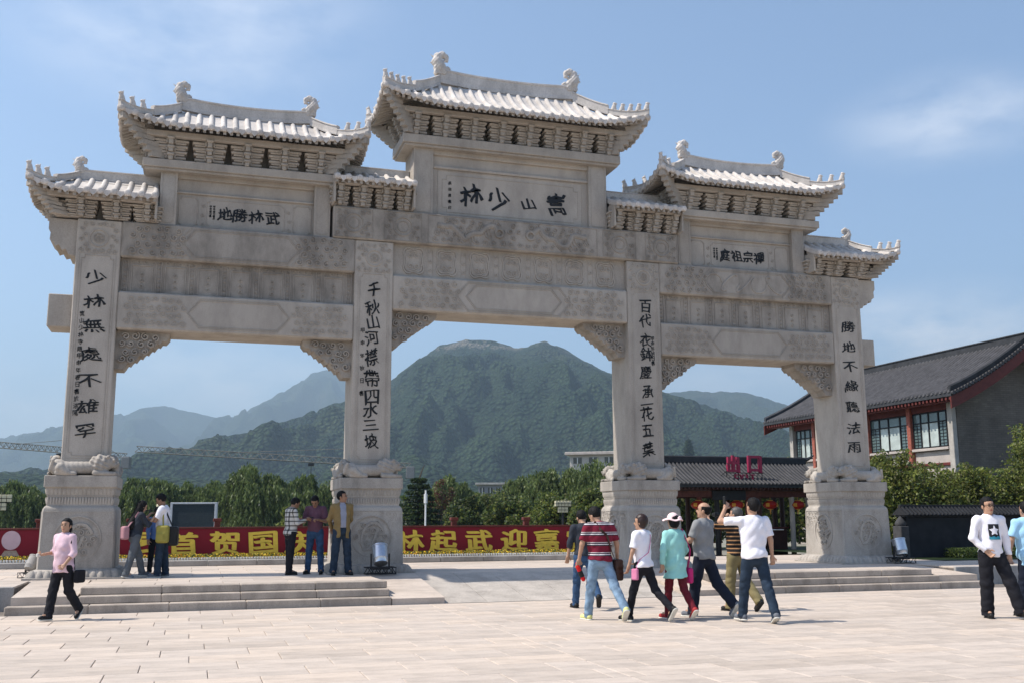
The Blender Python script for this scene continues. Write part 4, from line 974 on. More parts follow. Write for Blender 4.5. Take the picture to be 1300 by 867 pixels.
for yy, s_ in ((YA, -1), (YB, 1)):
    for side in (0, 1):
        P = top[:n+1] if side == 0 else top[n:][::-1]
        mb = MB(); R = []
        for (x, z) in P: R.append([(x, yy+a, z+b) for a, b in ((-.02*s_, .0), (.16*-s_, .0), (.16*-s_, .22), (.05*-s_, .28), (-.0*s_, .22))])
        mb.loft(R); mb.ob('gable_ridge', MT['tile_dark'], rf, recalc=True)
        mb = MB(); R = [[(x, yy+a, z-b) for a, b in ((.06, .16), (.0, .16), (.0, .62), (.06, .62))] for (x, z) in P]; mb.loft(R); mb.ob('bargeboard', MT['red_wood'], rf, recalc=True)
        mb = MB(); L = 26
        for i in range(L):      # round verge tiles peeping out under the gable ridge
            t = (i+.5)/L*n; j = min(int(t), n-1); f_ = t-j; x = P[j][0]*(1-f_)+P[j+1][0]*f_; z = P[j][1]*(1-f_)+P[j+1][1]*f_
            mb.loft([[(x+.075*math.cos(a), yy+s_*o_, z-.04+.075*math.sin(a)) for a in np.linspace(0, 2*PI, 8, endpoint=False)] for o_ in (-.1, .1)])
        mb.ob('verge_tiles', MT['tile_grey'], rf, recalc=True, kind='stuff')
mb = MB()
for i in range(62):
    y = YA+.12+i*.215; mb.cbox(xe+.03, .0, y-.05, y+.05, rp(0)-.28, rp(0)-.15, .01)
mb.cbox(xe+.16, xe+.24, YA+.05, YB-.05, rp(0)-.33, rp(0)-.28, .01)
mb.ob('rafters', MT['red_wood'], rf, kind='stuff')
# ------------------------------------------------------------------ ticket pavilion with the exit sign
pav = thing('ticket_pavilion', (10.3, 10, -.26), 'low open pavilion with grey tiled roof, dark red posts and turnstiles behind the gate', 'pavilion')
PX0, PX1 = -3.6, 3.35
def prf(t): return 2.36+.78*(t*(.75+.25*t))
n = 6; top = [(-1.5+1.5*i/n, prf(i/n)) for i in range(n+1)]+[(1.5*i/n, prf(1-i/n)) for i in range(1, n+1)]; pr_ = top+[(y, z-.1) for y, z in top[::-1]]
mb = MB(); mb.loft([[(x, y, z) for y, z in pr_] for x in (PX0, PX1)]); prf_ = mb.ob('roof', MT['tile_dark'], pav, recalc=True)
tile_slope(-1.53, 0, PX0+.06, PX1-.06, prf, .142, .042, 'y', MT['tile_grey'], prf_, 6)
mb = MB(); mb.cbox(PX0-.05, PX1+.05, -.1, .1, prf(1)-.05, prf(1)+.2, .03); mb.ob('ridge', MT['tile_dark'], prf_)
mb = MB(); mb.tube([(PX1, 0, prf(1)+.1), (PX1+.2, 0, prf(1)+.16), (PX1+.42, 0, prf(1)+.28)], [.1, .06, .02]); mb.ob('ridge_end', MT['tile_dark'], prf_)
mb = MB()
for i in range(49): x = PX0+.08+i*.142; mb.cbox(x-.03, x+.03, -1.48, -.7, prf(0)-.17, prf(0)-.1, .008)
mb.ob('rafters', MT['dark_wood'], prf_, kind='stuff')
def pb(name, x0, x1, y0, y1, z0, z1, m, b=.012): mb = MB(); mb.cbox(x0, x1, y0, y1, z0, z1, b); return mb.ob(name, m, pav)
MT['brown_beam'] = plain('brown_red_beam', (.10, .035, .028), .7, .3)
pb('beam', PX0+.2, PX1-.2, -1.1, -.95, 1.96, 2.16, MT['brown_beam']); pb('beam', PX0+.2, PX1-.2, .95, 1.1, 1.96, 2.16, MT['dark_wood']); pb('ceiling', PX0+.2, PX1-.2, -1.1, 1.1, 2.17, 2.22, MT['dark_wood'])
pb('name_board', -.85, .35, -1.2, -1.12, 1.86, 2.17, MT['black'])
for i, (x, m) in enumerate(((-3.3, 'dark_wood'), (-1.25, 'red_wood'), (-.62, 'black'), (.5, 'red_wood'), (.92, 'dark_wood'), (2.15, 'pier'), (2.75, 'pier'), (3.05, 'dark_wood'))):
    mb = MB(); mb.loft([[(x+.085*math.cos(a), -1.02+.085*math.sin(a), z) for a in np.linspace(0, 2*PI, 10, endpoint=False)] for z in (0, 1.97)]); mb.ob('post', MT[m], pav, smooth=50)
    mb = MB(); mb.loft([[(x+.085*math.cos(a), 1.02+.085*math.sin(a), z) for a in np.linspace(0, 2*PI, 10, endpoint=False)] for z in (0, 1.97)]); mb.ob('post', MT['dark_wood'], pav, smooth=50)
pb('counter', .2, 2.1, -.75, -.6, 0, .95, MT['dark_wood']); pb('counter', -3.3, -1.3, -.75, -.6, 0, .8, MT['dark_wood']); pb('counter_top', .15, 2.15, -.8, -.55, .953, .99, MT['red_wood'])
for x0 in (-1.2, -.1):
    mb = MB()
    for k in range(6): mb.cbox(x0+.15*k-.012, x0+.15*k+.012, -.9, -.88, 0, .9, .004)
    for z in (.1, .5, .88): mb.cbox(x0-.03, x0+.8, -.905, -.875, z, z+.03, .004)
    mb.ob('railing', MT['red_wood'], pav)
for q_ in (2.3, 1.0): pb('pale_ledge', q_, q_+.45, -1.6, -1.4, .9, .93, MT['white'])
MT['magenta'] = plain('magenta_sign_face', (.27, .02, .06), .5, .15)
sg = thing('exit_sign', (10.3, 8.9, 2.2), 'magenta rooftop sign reading 出口 EXIT on thin steel legs on the pavilion roof', 'sign')
for ch, x in (('出', 10.33-10.3-.05), ('口', 11.12-10.3-.05)): put_glyph(ch, x, 0, .56, .48, .54, MT['magenta'], sg, bold=.03, depth=.05)
for i, ch in enumerate('EXIT'): put_glyph(ch, (.08+i*.2), 0, .11, .17, .25, MT['magenta'], sg, bold=.02, depth=.04)
mb = MB()
for x in (-.25, .18, .6, 1.05): mb.tube([(x, .03, -.16), (x, .03, .42)], .014); mb.tube([(x, .03, .35), (x-.25, .45, -.02)], .012)
mb.tube([(-.3, .03, .28), (1.1, .03, .28)], .014); mb.ob('legs', MT['black'], sg)
lan = []
MT['lantern'] = plain('red_lantern_cloth', (.38, .02, .012), .5, .2); MT['lgold'] = plain('gold_lantern_trim', (.6, .28, .04), .5, .2)
def lantern(x, lab, first=[None]):
    if first[0] is None:
        o = thing('lantern', (x, 8.95, 1.45), lab, 'lantern', 'red lanterns hanging from the pavilion beam')
        mb = MB(); mb.loft([[(math.cos(a)*r, math.sin(a)*r, z) for a in np.linspace(0, 2*PI, 16, endpoint=False)] for z, r in ((-.13, .1), (-.08, .2), (0, .25), (.08, .2), (.13, .1))]); mb.ob('shade', MT['lantern'], o, smooth=60)
        for z in (-.15, .12): mb = MB(); mb.loft([[(math.cos(a)*.09, math.sin(a)*.09, z+d) for a in np.linspace(0, 2*PI, 12, endpoint=False)] for d in (0, .035)]); mb.ob('rim', MT['lgold'], o)
        for k in range(4):
            mb = MB(); a = k*PI/2-.9; mb.loft([[(math.cos(a+d)*r, math.sin(a+d)*r, z) for d in (-.25, .25)] for z, r in ((-.06, .232), (0, .258), (.06, .232))], cap=False, closed=False); mb.ob('gold_patch', MT['lgold'], o)
        mb = MB(); mb.tube([(0, 0, .15), (0, 0, .34)], .008); mb.tube([(0, 0, -.15), (0, 0, -.3)], [.03, .015]); mb.ob('cord', MT['lgold'], o)
        first[0] = o; return
    o = first[0].copy(); sc.collection.objects.link(o); o.location = (x*S, 8.95*S, 1.45*S); o['label'] = lab
    for c in first[0].children: q_ = c.copy(); sc.collection.objects.link(q_); q_.parent = o
lantern(9.0, 'red lantern nearest the third gate column, beside the dark red post'); lantern(10.38, 'red lantern hanging below the black name board'); lantern(11.62, 'red lantern between the two right hand bays of the pavilion, above the counter'); lantern(12.65, 'red lantern nearest the right end of the pavilion above the pink shirted attendant')
# ------------------------------------------------------------------ dark screen wall, hedge
sw = thing('screen_wall', (11.2, 2, 0), 'almost black tiled screen wall with a carved end post right of the fourth column', 'wall')
def wb(name, x0, x1, y0, y1, z0, z1, m, b=.015): mb = MB(); mb.cbox(x0, x1, y0, y1, z0, z1, b); return mb.ob(name, m, sw)
wb('wall_face', .1, 4.2, -.12, .12, 0, 1.05, MT['black_wall']); wb('coping', .0, 4.3, -.2, .2, 1.05, 1.1, MT['black_wall'])
mb = MB(); mb.loft([[(x, y, z) for y, z in ((-.3, 1.1), (0, 1.32), (.3, 1.1))] for x in (-.02, 4.3)]); mb.cbox(0, 4.28, -.05, .05, 1.28, 1.37, .01); mb.ob('coping_roof', MT['black_wall'], sw, recalc=True)
tile_slope(-.32, 0, .05, 4.25, lambda t: 1.1+.23*t, .12, .035, 'y', MT['black_wall'], sw, 2)
wb('end_post', -.16, .09, -.22, .12, 0, .82, plain('carved_dark_post', (.05, .05, .052), .9, .3, 6, .4)); mb = MB(); mb.loft([[(-.035+.12*r*math.cos(a), -.05+.12*r*math.sin(a), .82+z) for a in np.linspace(0, 2*PI, 8, endpoint=False)] for z, r in ((0, 1), (.05, 1.25), (.12, 1.0), (.2, .5), (.25, .1))]); mb.ob('post_finial', bpy.data.materials['carved_dark_post'], sw, smooth=60)
hedge = lambda x0, x1, y0, y1, z0, z1: (lambda n, g: np.stack([g.uniform(x0, x1, n), g.uniform(y0, y1, n), z0+(z1-z0)*g.uniform(0, 1, n)**.6], 1))
leaf_cloud(9000, hedge(12.2, 16.5, 1.0, 1.7, .0, .26), .05, [LF['mid'], LF['dark']], 'hedge', 'low clipped green hedge in front of the dark screen wall', 'hedge', prob=[.6, .4])
sheet('lawn', 11.0, 30, .2, 12, .012, LF['dark'])
# ------------------------------------------------------------------ shrubs and trees
def blobs(g, k, c, r, lim=.8):
    a = g.normal(size=(k, 3)); a /= np.linalg.norm(a, axis=1)[:, None]; return np.array(c)+a*np.array(r)*g.uniform(.2, lim, k)[:, None]
def cloud_fn(c, r, k, br, flat=1.0, shell=.5):
    def f(n, g):
        B = blobs(g, k, c, r); i = g.integers(0, k, n); a = g.normal(size=(n, 3)); a /= np.linalg.norm(a, axis=1)[:, None]
        return B[i]+a*(np.array([br, br, br*flat])*(g.uniform(0, 1, n)**shell)[:, None]*g.uniform(.6, 1.1, k)[i][:, None])
    return f
def trunk(parent, h, r, seed, spread=.35, top=.6):
    g = random.Random(seed); mb = MB(); mb.tube([(0, 0, -.3), (.03*h*g.uniform(-1, 1), 0, h*.35), (.05*h*g.uniform(-1, 1), .03*h, h*top)], [r, r*.75, r*.4], 8)
    for k in range(6):
        a = g.uniform(0, 6.3); z = h*g.uniform(.25, top); q_ = h*spread*g.uniform(.6, 1); mb.tube([(0, 0, z), (q_*.5*math.cos(a), q_*.5*math.sin(a), z+h*.15), (q_*math.cos(a), q_*math.sin(a), z+h*.25)], [r*.45, r*.3, r*.1], 5)
    mb.ob('trunk', MT['bark'], parent, smooth=60)
MT['bark'] = plain('bark', (.09, .07, .05), .95, .3, 6, .5)
def shrub(x, y, w_, d_, h, n, lab, mats, seed, size=.062, prob=None):
    o = thing('shrub', (x, y, 0), lab, 'shrub', None); g = random.Random(seed)
    def f(n, g):
        k = 46; bx = g.uniform(-w_/2, w_/2, k); by = g.uniform(-d_/2, d_/2, k); hh = h*(.70+.30*g.random(k))*(1-.30*(np.abs(bx)/(w_/2))**2.5); i = g.integers(0, k, n)
        t = g.uniform(0, 1, n)**.8; sp_ = .10+.20*np.sin(np.clip(t*1.15, 0, 1)*PI)**.5
        return np.stack([bx[i]+g.normal(size=n)*sp_+.25*(t**2)*np.sin(i*3.1), by[i]+g.normal(size=n)*sp_+.25*(t**2)*np.cos(i*5.3), hh[i]*t], 1)
    leaf_cloud(n, f, size, mats, 'foliage', parent=o, elong=1.7, prob=prob, seed=seed)
    mb = MB()
    for k in range(12): a = g.uniform(-w_*.45, w_*.45); b = g.uniform(-d_*.4, d_*.4); mb.tube([(a, b, 0), (a*1.05, b, h*.45), (a*1.1+g.uniform(-.1, .1), b, h*.85)], [.02, .014, .004], 5)
    mb.ob('stems', MT['bark'], o)
M3 = [LF['mid'], LF['bright'], LF['olive'], LF['dark']]
shrub(13.1, 4.6, 2.3, 1.6, 3.1, 30000, 'bright green leafy shrub close to the right side of the fourth column', M3, 1, prob=[.28, .42, .22, .08])
shrub(15.2, 5.0, 2.5, 1.8, 2.75, 30000, 'green shrub with loose upright sprays below the hall windows', M3, 2, prob=[.28, .4, .24, .08])
shrub(17.3, 5.2, 2.5, 1.8, 2.7, 30000, 'dark green shrub behind the young man in the star shirt', M3, 3, prob=[.35, .35, .2, .1])
shrub(18.8, 4.3, 2.8, 2.0, 4.25, 42000, 'tallest dense shrub at the right edge in front of the brick gable', M3, 4, prob=[.35, .37, .2, .08])
shrub(21.6, 5.0, 2.8, 2.0, 4.7, 24000, 'tall shrub cut off by the right edge of the photo', M3, 5, prob=[.4, .25, .1, .25])
for i, x in enumerate((6.0, 8.4, 10.8, 13.2, 15.6, 18.2)):
    shrub(x+6, 17.5+i % 2, 2.8, 1.6, 3.1+.3*(i % 3), 5000, ('rounded', 'dense', 'loose', 'tall', 'low', 'broad')[i]+' green shrub behind the ticket pavilion, number %s from its left end' % ('one', 'two', 'three', 'four', 'five', 'six')[i], M3, 10+i, .13, [.4, .2, .1, .3])
f0 = Vector((math.sin(yaw), math.cos(yaw))); r0_ = Vector((math.cos(yaw), -math.sin(yaw)))
GZ = -.75
def at(px, D): l = D*(px-650)/1287; return cp.x+r0_.x*l+f0.x*D, cp.y+r0_.y*l+f0.y*D
def willow_crown(n, w_, h, mats, prob, parent, seed):
    def f(n, g):
        k = 34; a = g.uniform(0, 2*PI, k); rr = g.uniform(0, 1, k)**.6; bx = np.cos(a)*rr*w_*.42; by = np.sin(a)*rr*w_*.42; bz = h*(.97-.30*rr**1.8-.12*g.random(k)); i = g.integers(0, k, n)
        st_ = g.integers(0, 26, n); gs = np.random.default_rng(seed+5); sx = gs.normal(size=(k, 26))*w_*.055; sy = gs.normal(size=(k, 26))*w_*.055; L = h*(.18+.42*gs.random((k, 26)))
        t = g.uniform(0, 1, n); out = .06*w_*np.sqrt(t)
        return np.stack([bx[i]+sx[i, st_]*(.5+t)+np.cos(a[i])*out+g.normal(size=n)*.05, by[i]+sy[i, st_]*(.5+t)+np.sin(a[i])*out+g.normal(size=n)*.05, bz[i]-L[i, st_]*t+.09*h*(1-t)**3*g.random(n)], 1)
    return leaf_cloud(n, f, .13, mats, 'crown', parent=parent, elong=2.8, droop=.62, prob=prob, seed=seed)
MW = [LF['willow'], LF['willow2'], LF['mid'], LF['dark']]
WIL = [(-45, 98, 4.55, 8.5), (22, 100, 4.75, 8), (68, 104, 4.15, 7), (110, 100, 4.25, 7), (192, 96, 5.1, 7.0), (238, 102, 4.55, 6.5), (276, 100, 4.75, 5.5), (322, 90, 5.55, 7.6), (392, 98, 5.05, 6.5), (440, 100, 5.15, 6.5), (570, 95, 4.75, 5.6), (668, 92, 4.85, 6.0), (712, 88, 5.45, 7.2), (762, 86, 5.85, 7.6), (812, 92, 5.55, 8)]
LW = ['weeping willow cut by the left edge of the photo', 'weeping willow left of the first column above the banner', 'small willow hidden partly by the first column', 'willow directly behind the first column', 'dark round willow behind the man in the white shirt', 'low willow behind the left end of the video screen', 'narrow willow just behind the video screen', 'largest weeping willow right of the video screen', 'willow behind the men reading their phones', 'willow behind the second column', 'pale willow right of the conifer', 'light green willow behind the middle of the right banner', 'tall willow left of the third column', 'willow with the highest crown beside the third column', 'willow behind the third column']
for i, ((px, D, zt, w_), lab) in enumerate(zip(WIL, LW)):
    x, y = at(px, D); o = thing('willow_tree', (x, y, GZ), lab, 'tree'); willow_crown(26000 if i not in (0, 3, 9, 14) else 9000, w_, zt+.75, MW, [[.5, .15, .2, .15], [.35, .4, .15, .1]][int(px > 560)], o, 40+i); trunk(o, (zt+.75)*.8, .22, i)
def bushy(px, D, zt, w_, n, mats, prob, lab, seed, name='broadleaf_tree', br=.15, size=.14):
    x, y = at(px, D); h = zt+.75; o = thing(name, (x, y, GZ), lab, 'tree')
    leaf_cloud(n, cloud_fn((0, 0, h*.56), (w_*.42, w_*.42, h*.42), 30, w_*br), size, mats, 'crown', parent=o, elong=1.3, prob=prob, seed=seed); trunk(o, h*.8, .16, seed)
bushy(620, 80, 3.3, 5.5, 16000, M3, [.4, .1, .2, .3], 'rounded dark green tree in front of the grey building', 61)
bushy(594, 66, 2.6, 4.2, 15000, M3, [.3, .1, .1, .5], 'low dark tree above the banner right of the conifer', 62)
bushy(650, 60, 2.2, 4.5, 16000, M3, [.4, .2, .1, .3], 'low bush behind the banner post under the tall willow', 63)
bushy(700, 58, 2.5, 4.5, 16000, M3, [.45, .25, .1, .2], 'leafy bush behind the street lamp on the right', 64)
bushy(748, 56, 2.6, 4.2, 16000, M3, [.45, .25, .1, .2], 'leafy bush behind the last banner character', 65)
bushy(372, 66, 1.9, 2.4, 4000, M3, [.3, .5, .1, .1], 'small light green sapling above the banner near the phone readers', 66, size=.13)
bushy(998, 62, 5.4, 3.0, 5000, M3, [.4, .3, .2, .1], 'green tree beside the far corner of the hall', 67)
bushy(560, 88, 5.0, 3.5, 4000, [LF['red'], LF['olive'], LF['mid']], [.5, .2, .3], 'reddish topped tree behind the conifer', 68)
for px, D, zt, w_, lab, sd_ in ((532, 62, 3.75, 3.4, 'dark layered conifer right of the second column', 71), (873, 640, 38, 9, 'lone small conifer standing on the slope above the pavilion', 72)):
    x, y = at(px, D); h = zt+.75; big = D > 500; o = thing('conifer_tree', (x, y, GZ if not big else 28), lab, 'tree'); h = h if not big else 22
    def f(n, g, h=h, w_=w_):
        k = 11; lv = g.integers(0, k, n); a = g.uniform(0, 2*PI, n); z = h*(.14+.84*lv/k); rmax = w_*.5*(1-lv/k)**.8+.06*w_; br_ = g.integers(0, 9, n)*2*PI/9+lv*.7; a = br_+g.normal(size=n)*.16; r = rmax*g.random(n)**.6
        return np.stack([np.cos(a)*r, np.sin(a)*r, z-.10*r+g.normal(size=n)*.03*h/4], 1)
    leaf_cloud(12000 if not big else 2500, f, .15 if not big else 1.3, [LF['conifer'], LF['dark'], LF['mid']], 'crown', parent=o, elong=1.8, prob=[.6, .25, .15], seed=sd_); trunk(o, h*.9, .12 if not big else .5, sd_, .1, 1.0)
# a belt of scrub along the foot of the hills
g = np.random.default_rng(5)
def belt(n, g):
    k = 420; l = g.uniform(-95, 95, k); D = g.uniform(112, 150, k); hh = g.uniform(1.6, 4.2, k); i = g.integers(0, k, n); a = g.normal(size=(n, 3)); a /= np.linalg.norm(a, axis=1)[:, None]; r = g.uniform(0, 1, n)**.4
    return np.stack([cp.x+r0_.x*l[i]+f0.x*D[i]+a[:, 0]*r*2.3, cp.y+r0_.y*l[i]+f0.y*D[i]+a[:, 1]*r*2.3, GZ+hh[i]*.5+a[:, 2]*r*hh[i]*.6], 1)
leaf_cloud(60000, belt, .5, M3, 'distant_woods', 'belt of mixed trees along the foot of the hills', 'woods', 'stuff', prob=[.4, .1, .2, .3], seed=8)
# ------------------------------------------------------------------ far buildings
def farb(px, D, w_, d_, h, zb, mat, roofm, lab, nwin, rot):
    x, y = at(px, D); o = thing('far_building', (x, y, zb), lab, 'building', rot=(0, 0, rot)); mb = MB(); mb.cbox(-w_/2, w_/2, 0, d_, -4, h, .03); mb.ob('wall', mat, o); mb = MB(); mb.cbox(-w_/2-.5, w_/2+.5, -.6, d_+.5, h, h+.35, .05); mb.ob('roof', roofm, o)
    for k in range(nwin):
        xx = -w_/2+w_*(k+.5)/nwin; mb = MB(); mb.cbox(xx-w_/nwin*.27, xx+w_/nwin*.27, -.06, .04, h*.38, h*.82, .01); q_ = mb.ob('window', MT['glass_dark'], o); mb = MB(); mb.cbox(xx-.05, xx+.05, -.1, -.062, h*.38, h*.82, .01); mb.ob('frame', MT['white'], q_)
farb(632, 180, 7.0, 6, 2.6, 4.1, plain('grey_render', (.22, .22, .24), .9), MT['curb'], 'grey two storey building with dark windows between the trees', 5, -yaw)
farb(762, 120, 7.5, 6, 1.6, 6.7, plain('cream_render', (.45, .42, .38), .9), MT['pale_wall'], 'pale low building with a flat overhanging roof beside the third column', 4, -yaw-.25)
# ------------------------------------------------------------------ tower cranes
MT['crane'] = plain('dusty_crane_steel', (.15, .15, .135), .8, .3, 3); MT['conc'] = plain('concrete_block', (.2, .2, .2), .9)
def crane(pxm, D, L0, L1, zj, lab, drop, th=.85):
    x, y = at(pxm, D); o = thing('tower_crane', (x, y, GZ), lab, 'crane', rot=(0, 0, -yaw)); z = zj-GZ
    def lattice(p, q_, w_, name, n):
        mb = MB(); P = Vector(p); Q = Vector(q_); sl_ = (Q-P); ax = sl_.normalized(); upv = Vector((0, 0, 1)) if abs(ax.z) < .9 else Vector((1, 0, 0)); sd_ = ax.cross(upv).normalized(); u_ = sd_.cross(ax)
        C = [sd_*w_*.5, -sd_*w_*.5, u_*w_]; 
        if abs(ax.z) > .9: C = [sd_*w_*.5+u_*w_*.5, -sd_*w_*.5+u_*w_*.5, -sd_*w_*.5-u_*w_*.5, sd_*w_*.5-u_*w_*.5]
        for c in C: mb.tube([P+c, Q+c], .06, 4)
        for k in range(n):
            a = P+sl_*k/n; b = P+sl_*(k+.5)/n; c_ = P+sl_*(k+1)/n
            for u in range(len(C)): mb.tube([a+C[u], b+C[(u+1) % len(C)]], .045, 4, False); mb.tube([b+C[(u+1) % len(C)], c_+C[u]], .045, 4, False)
        mb.ob(name, MT['crane'], o)
    lattice((0, 0, 0), (0, 0, z+.5), 1.0, 'mast', 9); lattice((.3, 0, z), (L1, 0, z+drop*L1), th, 'jib', 22); lattice((-.3, 0, z), (L0, 0, z+drop*L0), .7, 'counter_jib', 5)
    mb = MB(); mb.cbox(L0-.6, L0+.6, -.5, .5, z+drop*L0-1.5, z+drop*L0+.2, .05); mb.ob('counterweight', MT['conc'], o)
    mb = MB(); mb.tube([(0, 0, z), (0, 0, z+2.6)], .2, 5); mb.tube([(0, 0, z+2.6), (L1*.6, 0, z+drop*L1*.6+.7)], .04, 4); mb.tube([(0, 0, z+2.6), (L0*.9, 0, z+drop*L0*.9)], .04, 4); mb.ob('tie_bars', MT['crane'], o)
    mb = MB(); xx = L1*.25; mb.cbox(xx-.4, xx+.4, -.3, .3, z+drop*xx-.55, z+drop*xx-.1, .04); mb.tube([(xx, 0, z+drop*xx-.4), (xx, 0, z+drop*xx-1.8)], .04, 4); mb.ob('trolley', MT['black'], o)
crane(118, 150, 5.2, -19, 10.25, 'tower crane on the left, its jib running out of the left edge', -.085)
crane(470, 150, 6, -34.5, 8.6, 'tower crane with its long jib reaching from the second column towards the first', -.062)
# ------------------------------------------------------------------ lamps, screen, floodlights
MT['lampglass'] = plain('cream_lamp_glass', (.62, .56, .38), .4, .1)
def box_lamp(px, D, zt, lab, k=1.0):
    x, y = at(px, D); o = thing('street_lamp', (x, y, GZ), lab, 'street lamp', 'lantern box street lamps'); h = zt-GZ
    mb = MB(); mb.tube([(0, 0, 0), (0, 0, h-.1)], [.07, .05]); mb.cbox(-.4*k, .4*k, -.06, .06, h-.27*k, h-.24*k, .01); mb.ob('pole', MT['black'], o)
    for row_, xs in ((0, (-.3, -.15, 0, .15, .3)), (1, (-.15, 0, .15))):
        for xx in xs:
            mb = MB(); z1 = h-row_*.27*k; mb.cbox((xx-.065)*k, (xx+.065)*k, -.065*k, .065*k, z1-.23*k, z1, .008); q_ = mb.ob('lamp_box', MT['lampglass'], o)
            mb = MB(); mb.cbox((xx-.072)*k, (xx+.072)*k, -.072*k, .072*k, z1-.13*k, z1-.11*k, .003); mb.ob('frame', MT['black'], q_)
box_lamp(713, 45, 1.78, 'box street lamp with two tiers of cream panes above the right end of the banner'); box_lamp(6, 35, 1.9, 'box street lamp at the left edge of the photo', 1.05)
x, y = at(196, 41); o = thing('globe_lamp', (x, y, GZ), 'white globe lamp with two balls behind the man in the white shirt', 'street lamp')
mb = MB(); mb.tube([(0, 0, 0), (0, 0, 2.2)], .035); mb.tube([(-.26, 0, 2.15), (.33, 0, 2.15)], .02); mb.ob('pole', MT['black'], o)
for xx, zz in ((-.26, 2.28), (.36, 2.33)): ob('globe', sdfmesh('globe', lambda P: sph(P, (0, 0, 0), .135), (-.14,)*3, (.14,)*3, .03, MT['lampglass']), o, (xx, 0, zz))
x, y = at(541, 56); o = thing('light_pole', (x, y, GZ), 'slim pale light pole in front of the dark conifer', 'light pole'); mb = MB(); mb.tube([(0, 0, 0), (0, 0, 3.3)], .05); mb.ob('pole', MT['white'], o); mb = MB(); mb.tube([(0, 0, 2.6), (0, 0, 3.1)], .1); mb.ob('lamp_head', MT['white'], o)
x, y = at(251, 45); o = thing('video_screen', (x, y, GZ), 'large dark video screen in a pale metal frame behind the banner', 'screen', rot=(0, 0, -yaw))
mb = MB(); w2, z0, z1 = 1.02, 1.35, 2.52
for a in ((-w2, w2, z1-.07, z1), (-w2, w2, z0, z0+.07), (-w2, -w2+.1, z0+.07, z1-.07), (w2-.1, w2, z0+.07, z1-.07)): mb.cbox(a[0], a[1], -.08, .08, a[2], a[3], .01)
mb.ob('frame', plain('pale_metal', (.4, .42, .45), .5), o); mb = MB()
for k in range(12): zz = z0+.07+k*.086; mb.cbox(-w2+.1, w2-.1, -.04, .04, zz+.002, zz+.084, .004)
mb.ob('display', plain('dark_display', (.02, .03, .038), .8), o); mb = MB()
for xx in (-.8, .8): mb.cbox(xx-.06, xx+.06, -.05, .05, 0, z0, .01)
mb.ob('legs', MT['black'], o)
def floodlight(x, y, rotz, lab, tilt=rad(-28), pale=False):
    o = thing('floodlight', (x, y, 0), lab, 'floodlight', 'floodlights at the foot of the columns', rot=(0, 0, rotz))
    mb = MB(); Mx = Matrix.Rotation(tilt, 3, 'X')
    R = [[tuple(Mx @ Vector((r*math.cos(a), r*math.sin(a), z))+Vector((0, 0, .36))) for a in np.linspace(0, 2*PI, 18, endpoint=False)] for z, r in ((-.17, .09), (-.165, .13), (-.08, .145), (-.075, .15), (.17, .15), (.175, .16), (.2, .16))]
    mb.loft(R); mb.ob('housing', MT['steel'] if not pale else MT['curb'], o, smooth=35, recalc=True)
    mb = MB(); R = [[tuple(Mx @ Vector((r*math.cos(a), r*math.sin(a), .202))+Vector((0, 0, .36))) for a in np.linspace(0, 2*PI, 18, endpoint=False)] for r in (.14, .001)]; mb.loft(R, cap=False); mb.ob('lens', MT['glass_dark'], o)
    mb = MB()
    for s_ in (-1, 1): mb.cbox(s_*.175-.012, s_*.175+.012, -.03, .03, .12, .40, .004)
    for yy in (-.16, .16):
        for z in (.01, .13): mb.cbox(-.29, .29, yy-.01, yy+.01, z, z+.018, .003)
        for k in range(5):
            xx = -.28+k*.14; mb.tube([(xx, yy, .02), (xx+.07 if k < 4 else xx, yy, .13)], .008, 4)
            if k < 4: mb.tube([(xx+.07, yy, .13), (xx+.14, yy, .02)], .008, 4)
    for s_ in (-.28, .28): mb.cbox(s_-.01, s_+.01, -.15, .15, .01, .025, .003); mb.cbox(s_-.01, s_+.01, -.15, .15, .13, .148, .003)
    mb.cbox(-.18, .18, -.1, .1, .10, .125, .004); mb.ob('stand', MT['black'], o)
floodlight(-3.0, -.82, 0, 'silver floodlight on a black stand in front of the second column base'); floodlight(9.1, -.62, .0, 'silver floodlight on a black stand at the right side of the fourth column base', rad(-16)); floodlight(-9.3, .35, 2.6, 'grey floodlight partly hidden left of the first column base', rad(35), True)
bpy.data.objects['floodlight.002'].scale = (.72, .72, .72)
# ------------------------------------------------------------------ people
def cloth(name, c, rough=.85, var=.12): return plain(name, c, rough, var, 9, .15, spec=.2)
SK = plain('skin', (.42, .245, .16), .5, .08, 6, .02); SK2 = plain('tanned_skin', (.30, .165, .10), .5, .08, 6, .02)
HAIR = plain('black_hair', (.008, .007, .007), .6, .4, 30, .6, spec=.15); HAIRG = plain('greying_hair', (.07, .065, .06), .5, .4, 30, .3)
def stripes(name, base, bands, scale=1.0, tilt=0.0):
    k = NT(name, .85, .2); p = k.sep(); z = k.math('ADD', k.math('MULTIPLY', p[2], scale), k.math('MULTIPLY', p[0], tilt)); f = k.math('FRACT', z)
    r = k.n('ShaderNodeValToRGB'); r.color_ramp.interpolation = 'CONSTANT'; e = r.color_ramp.elements; e[0].position = 0; e[0].color = (*base, 1); e[1].position = bands[0][0]; e[1].color = (*bands[0][1], 1)
    for pos, c in bands[1:]: q_ = e.new(pos); q_.color = (*c, 1)
    k.l(f, r.inputs[0]); k.color(r.outputs[0]); return k.m
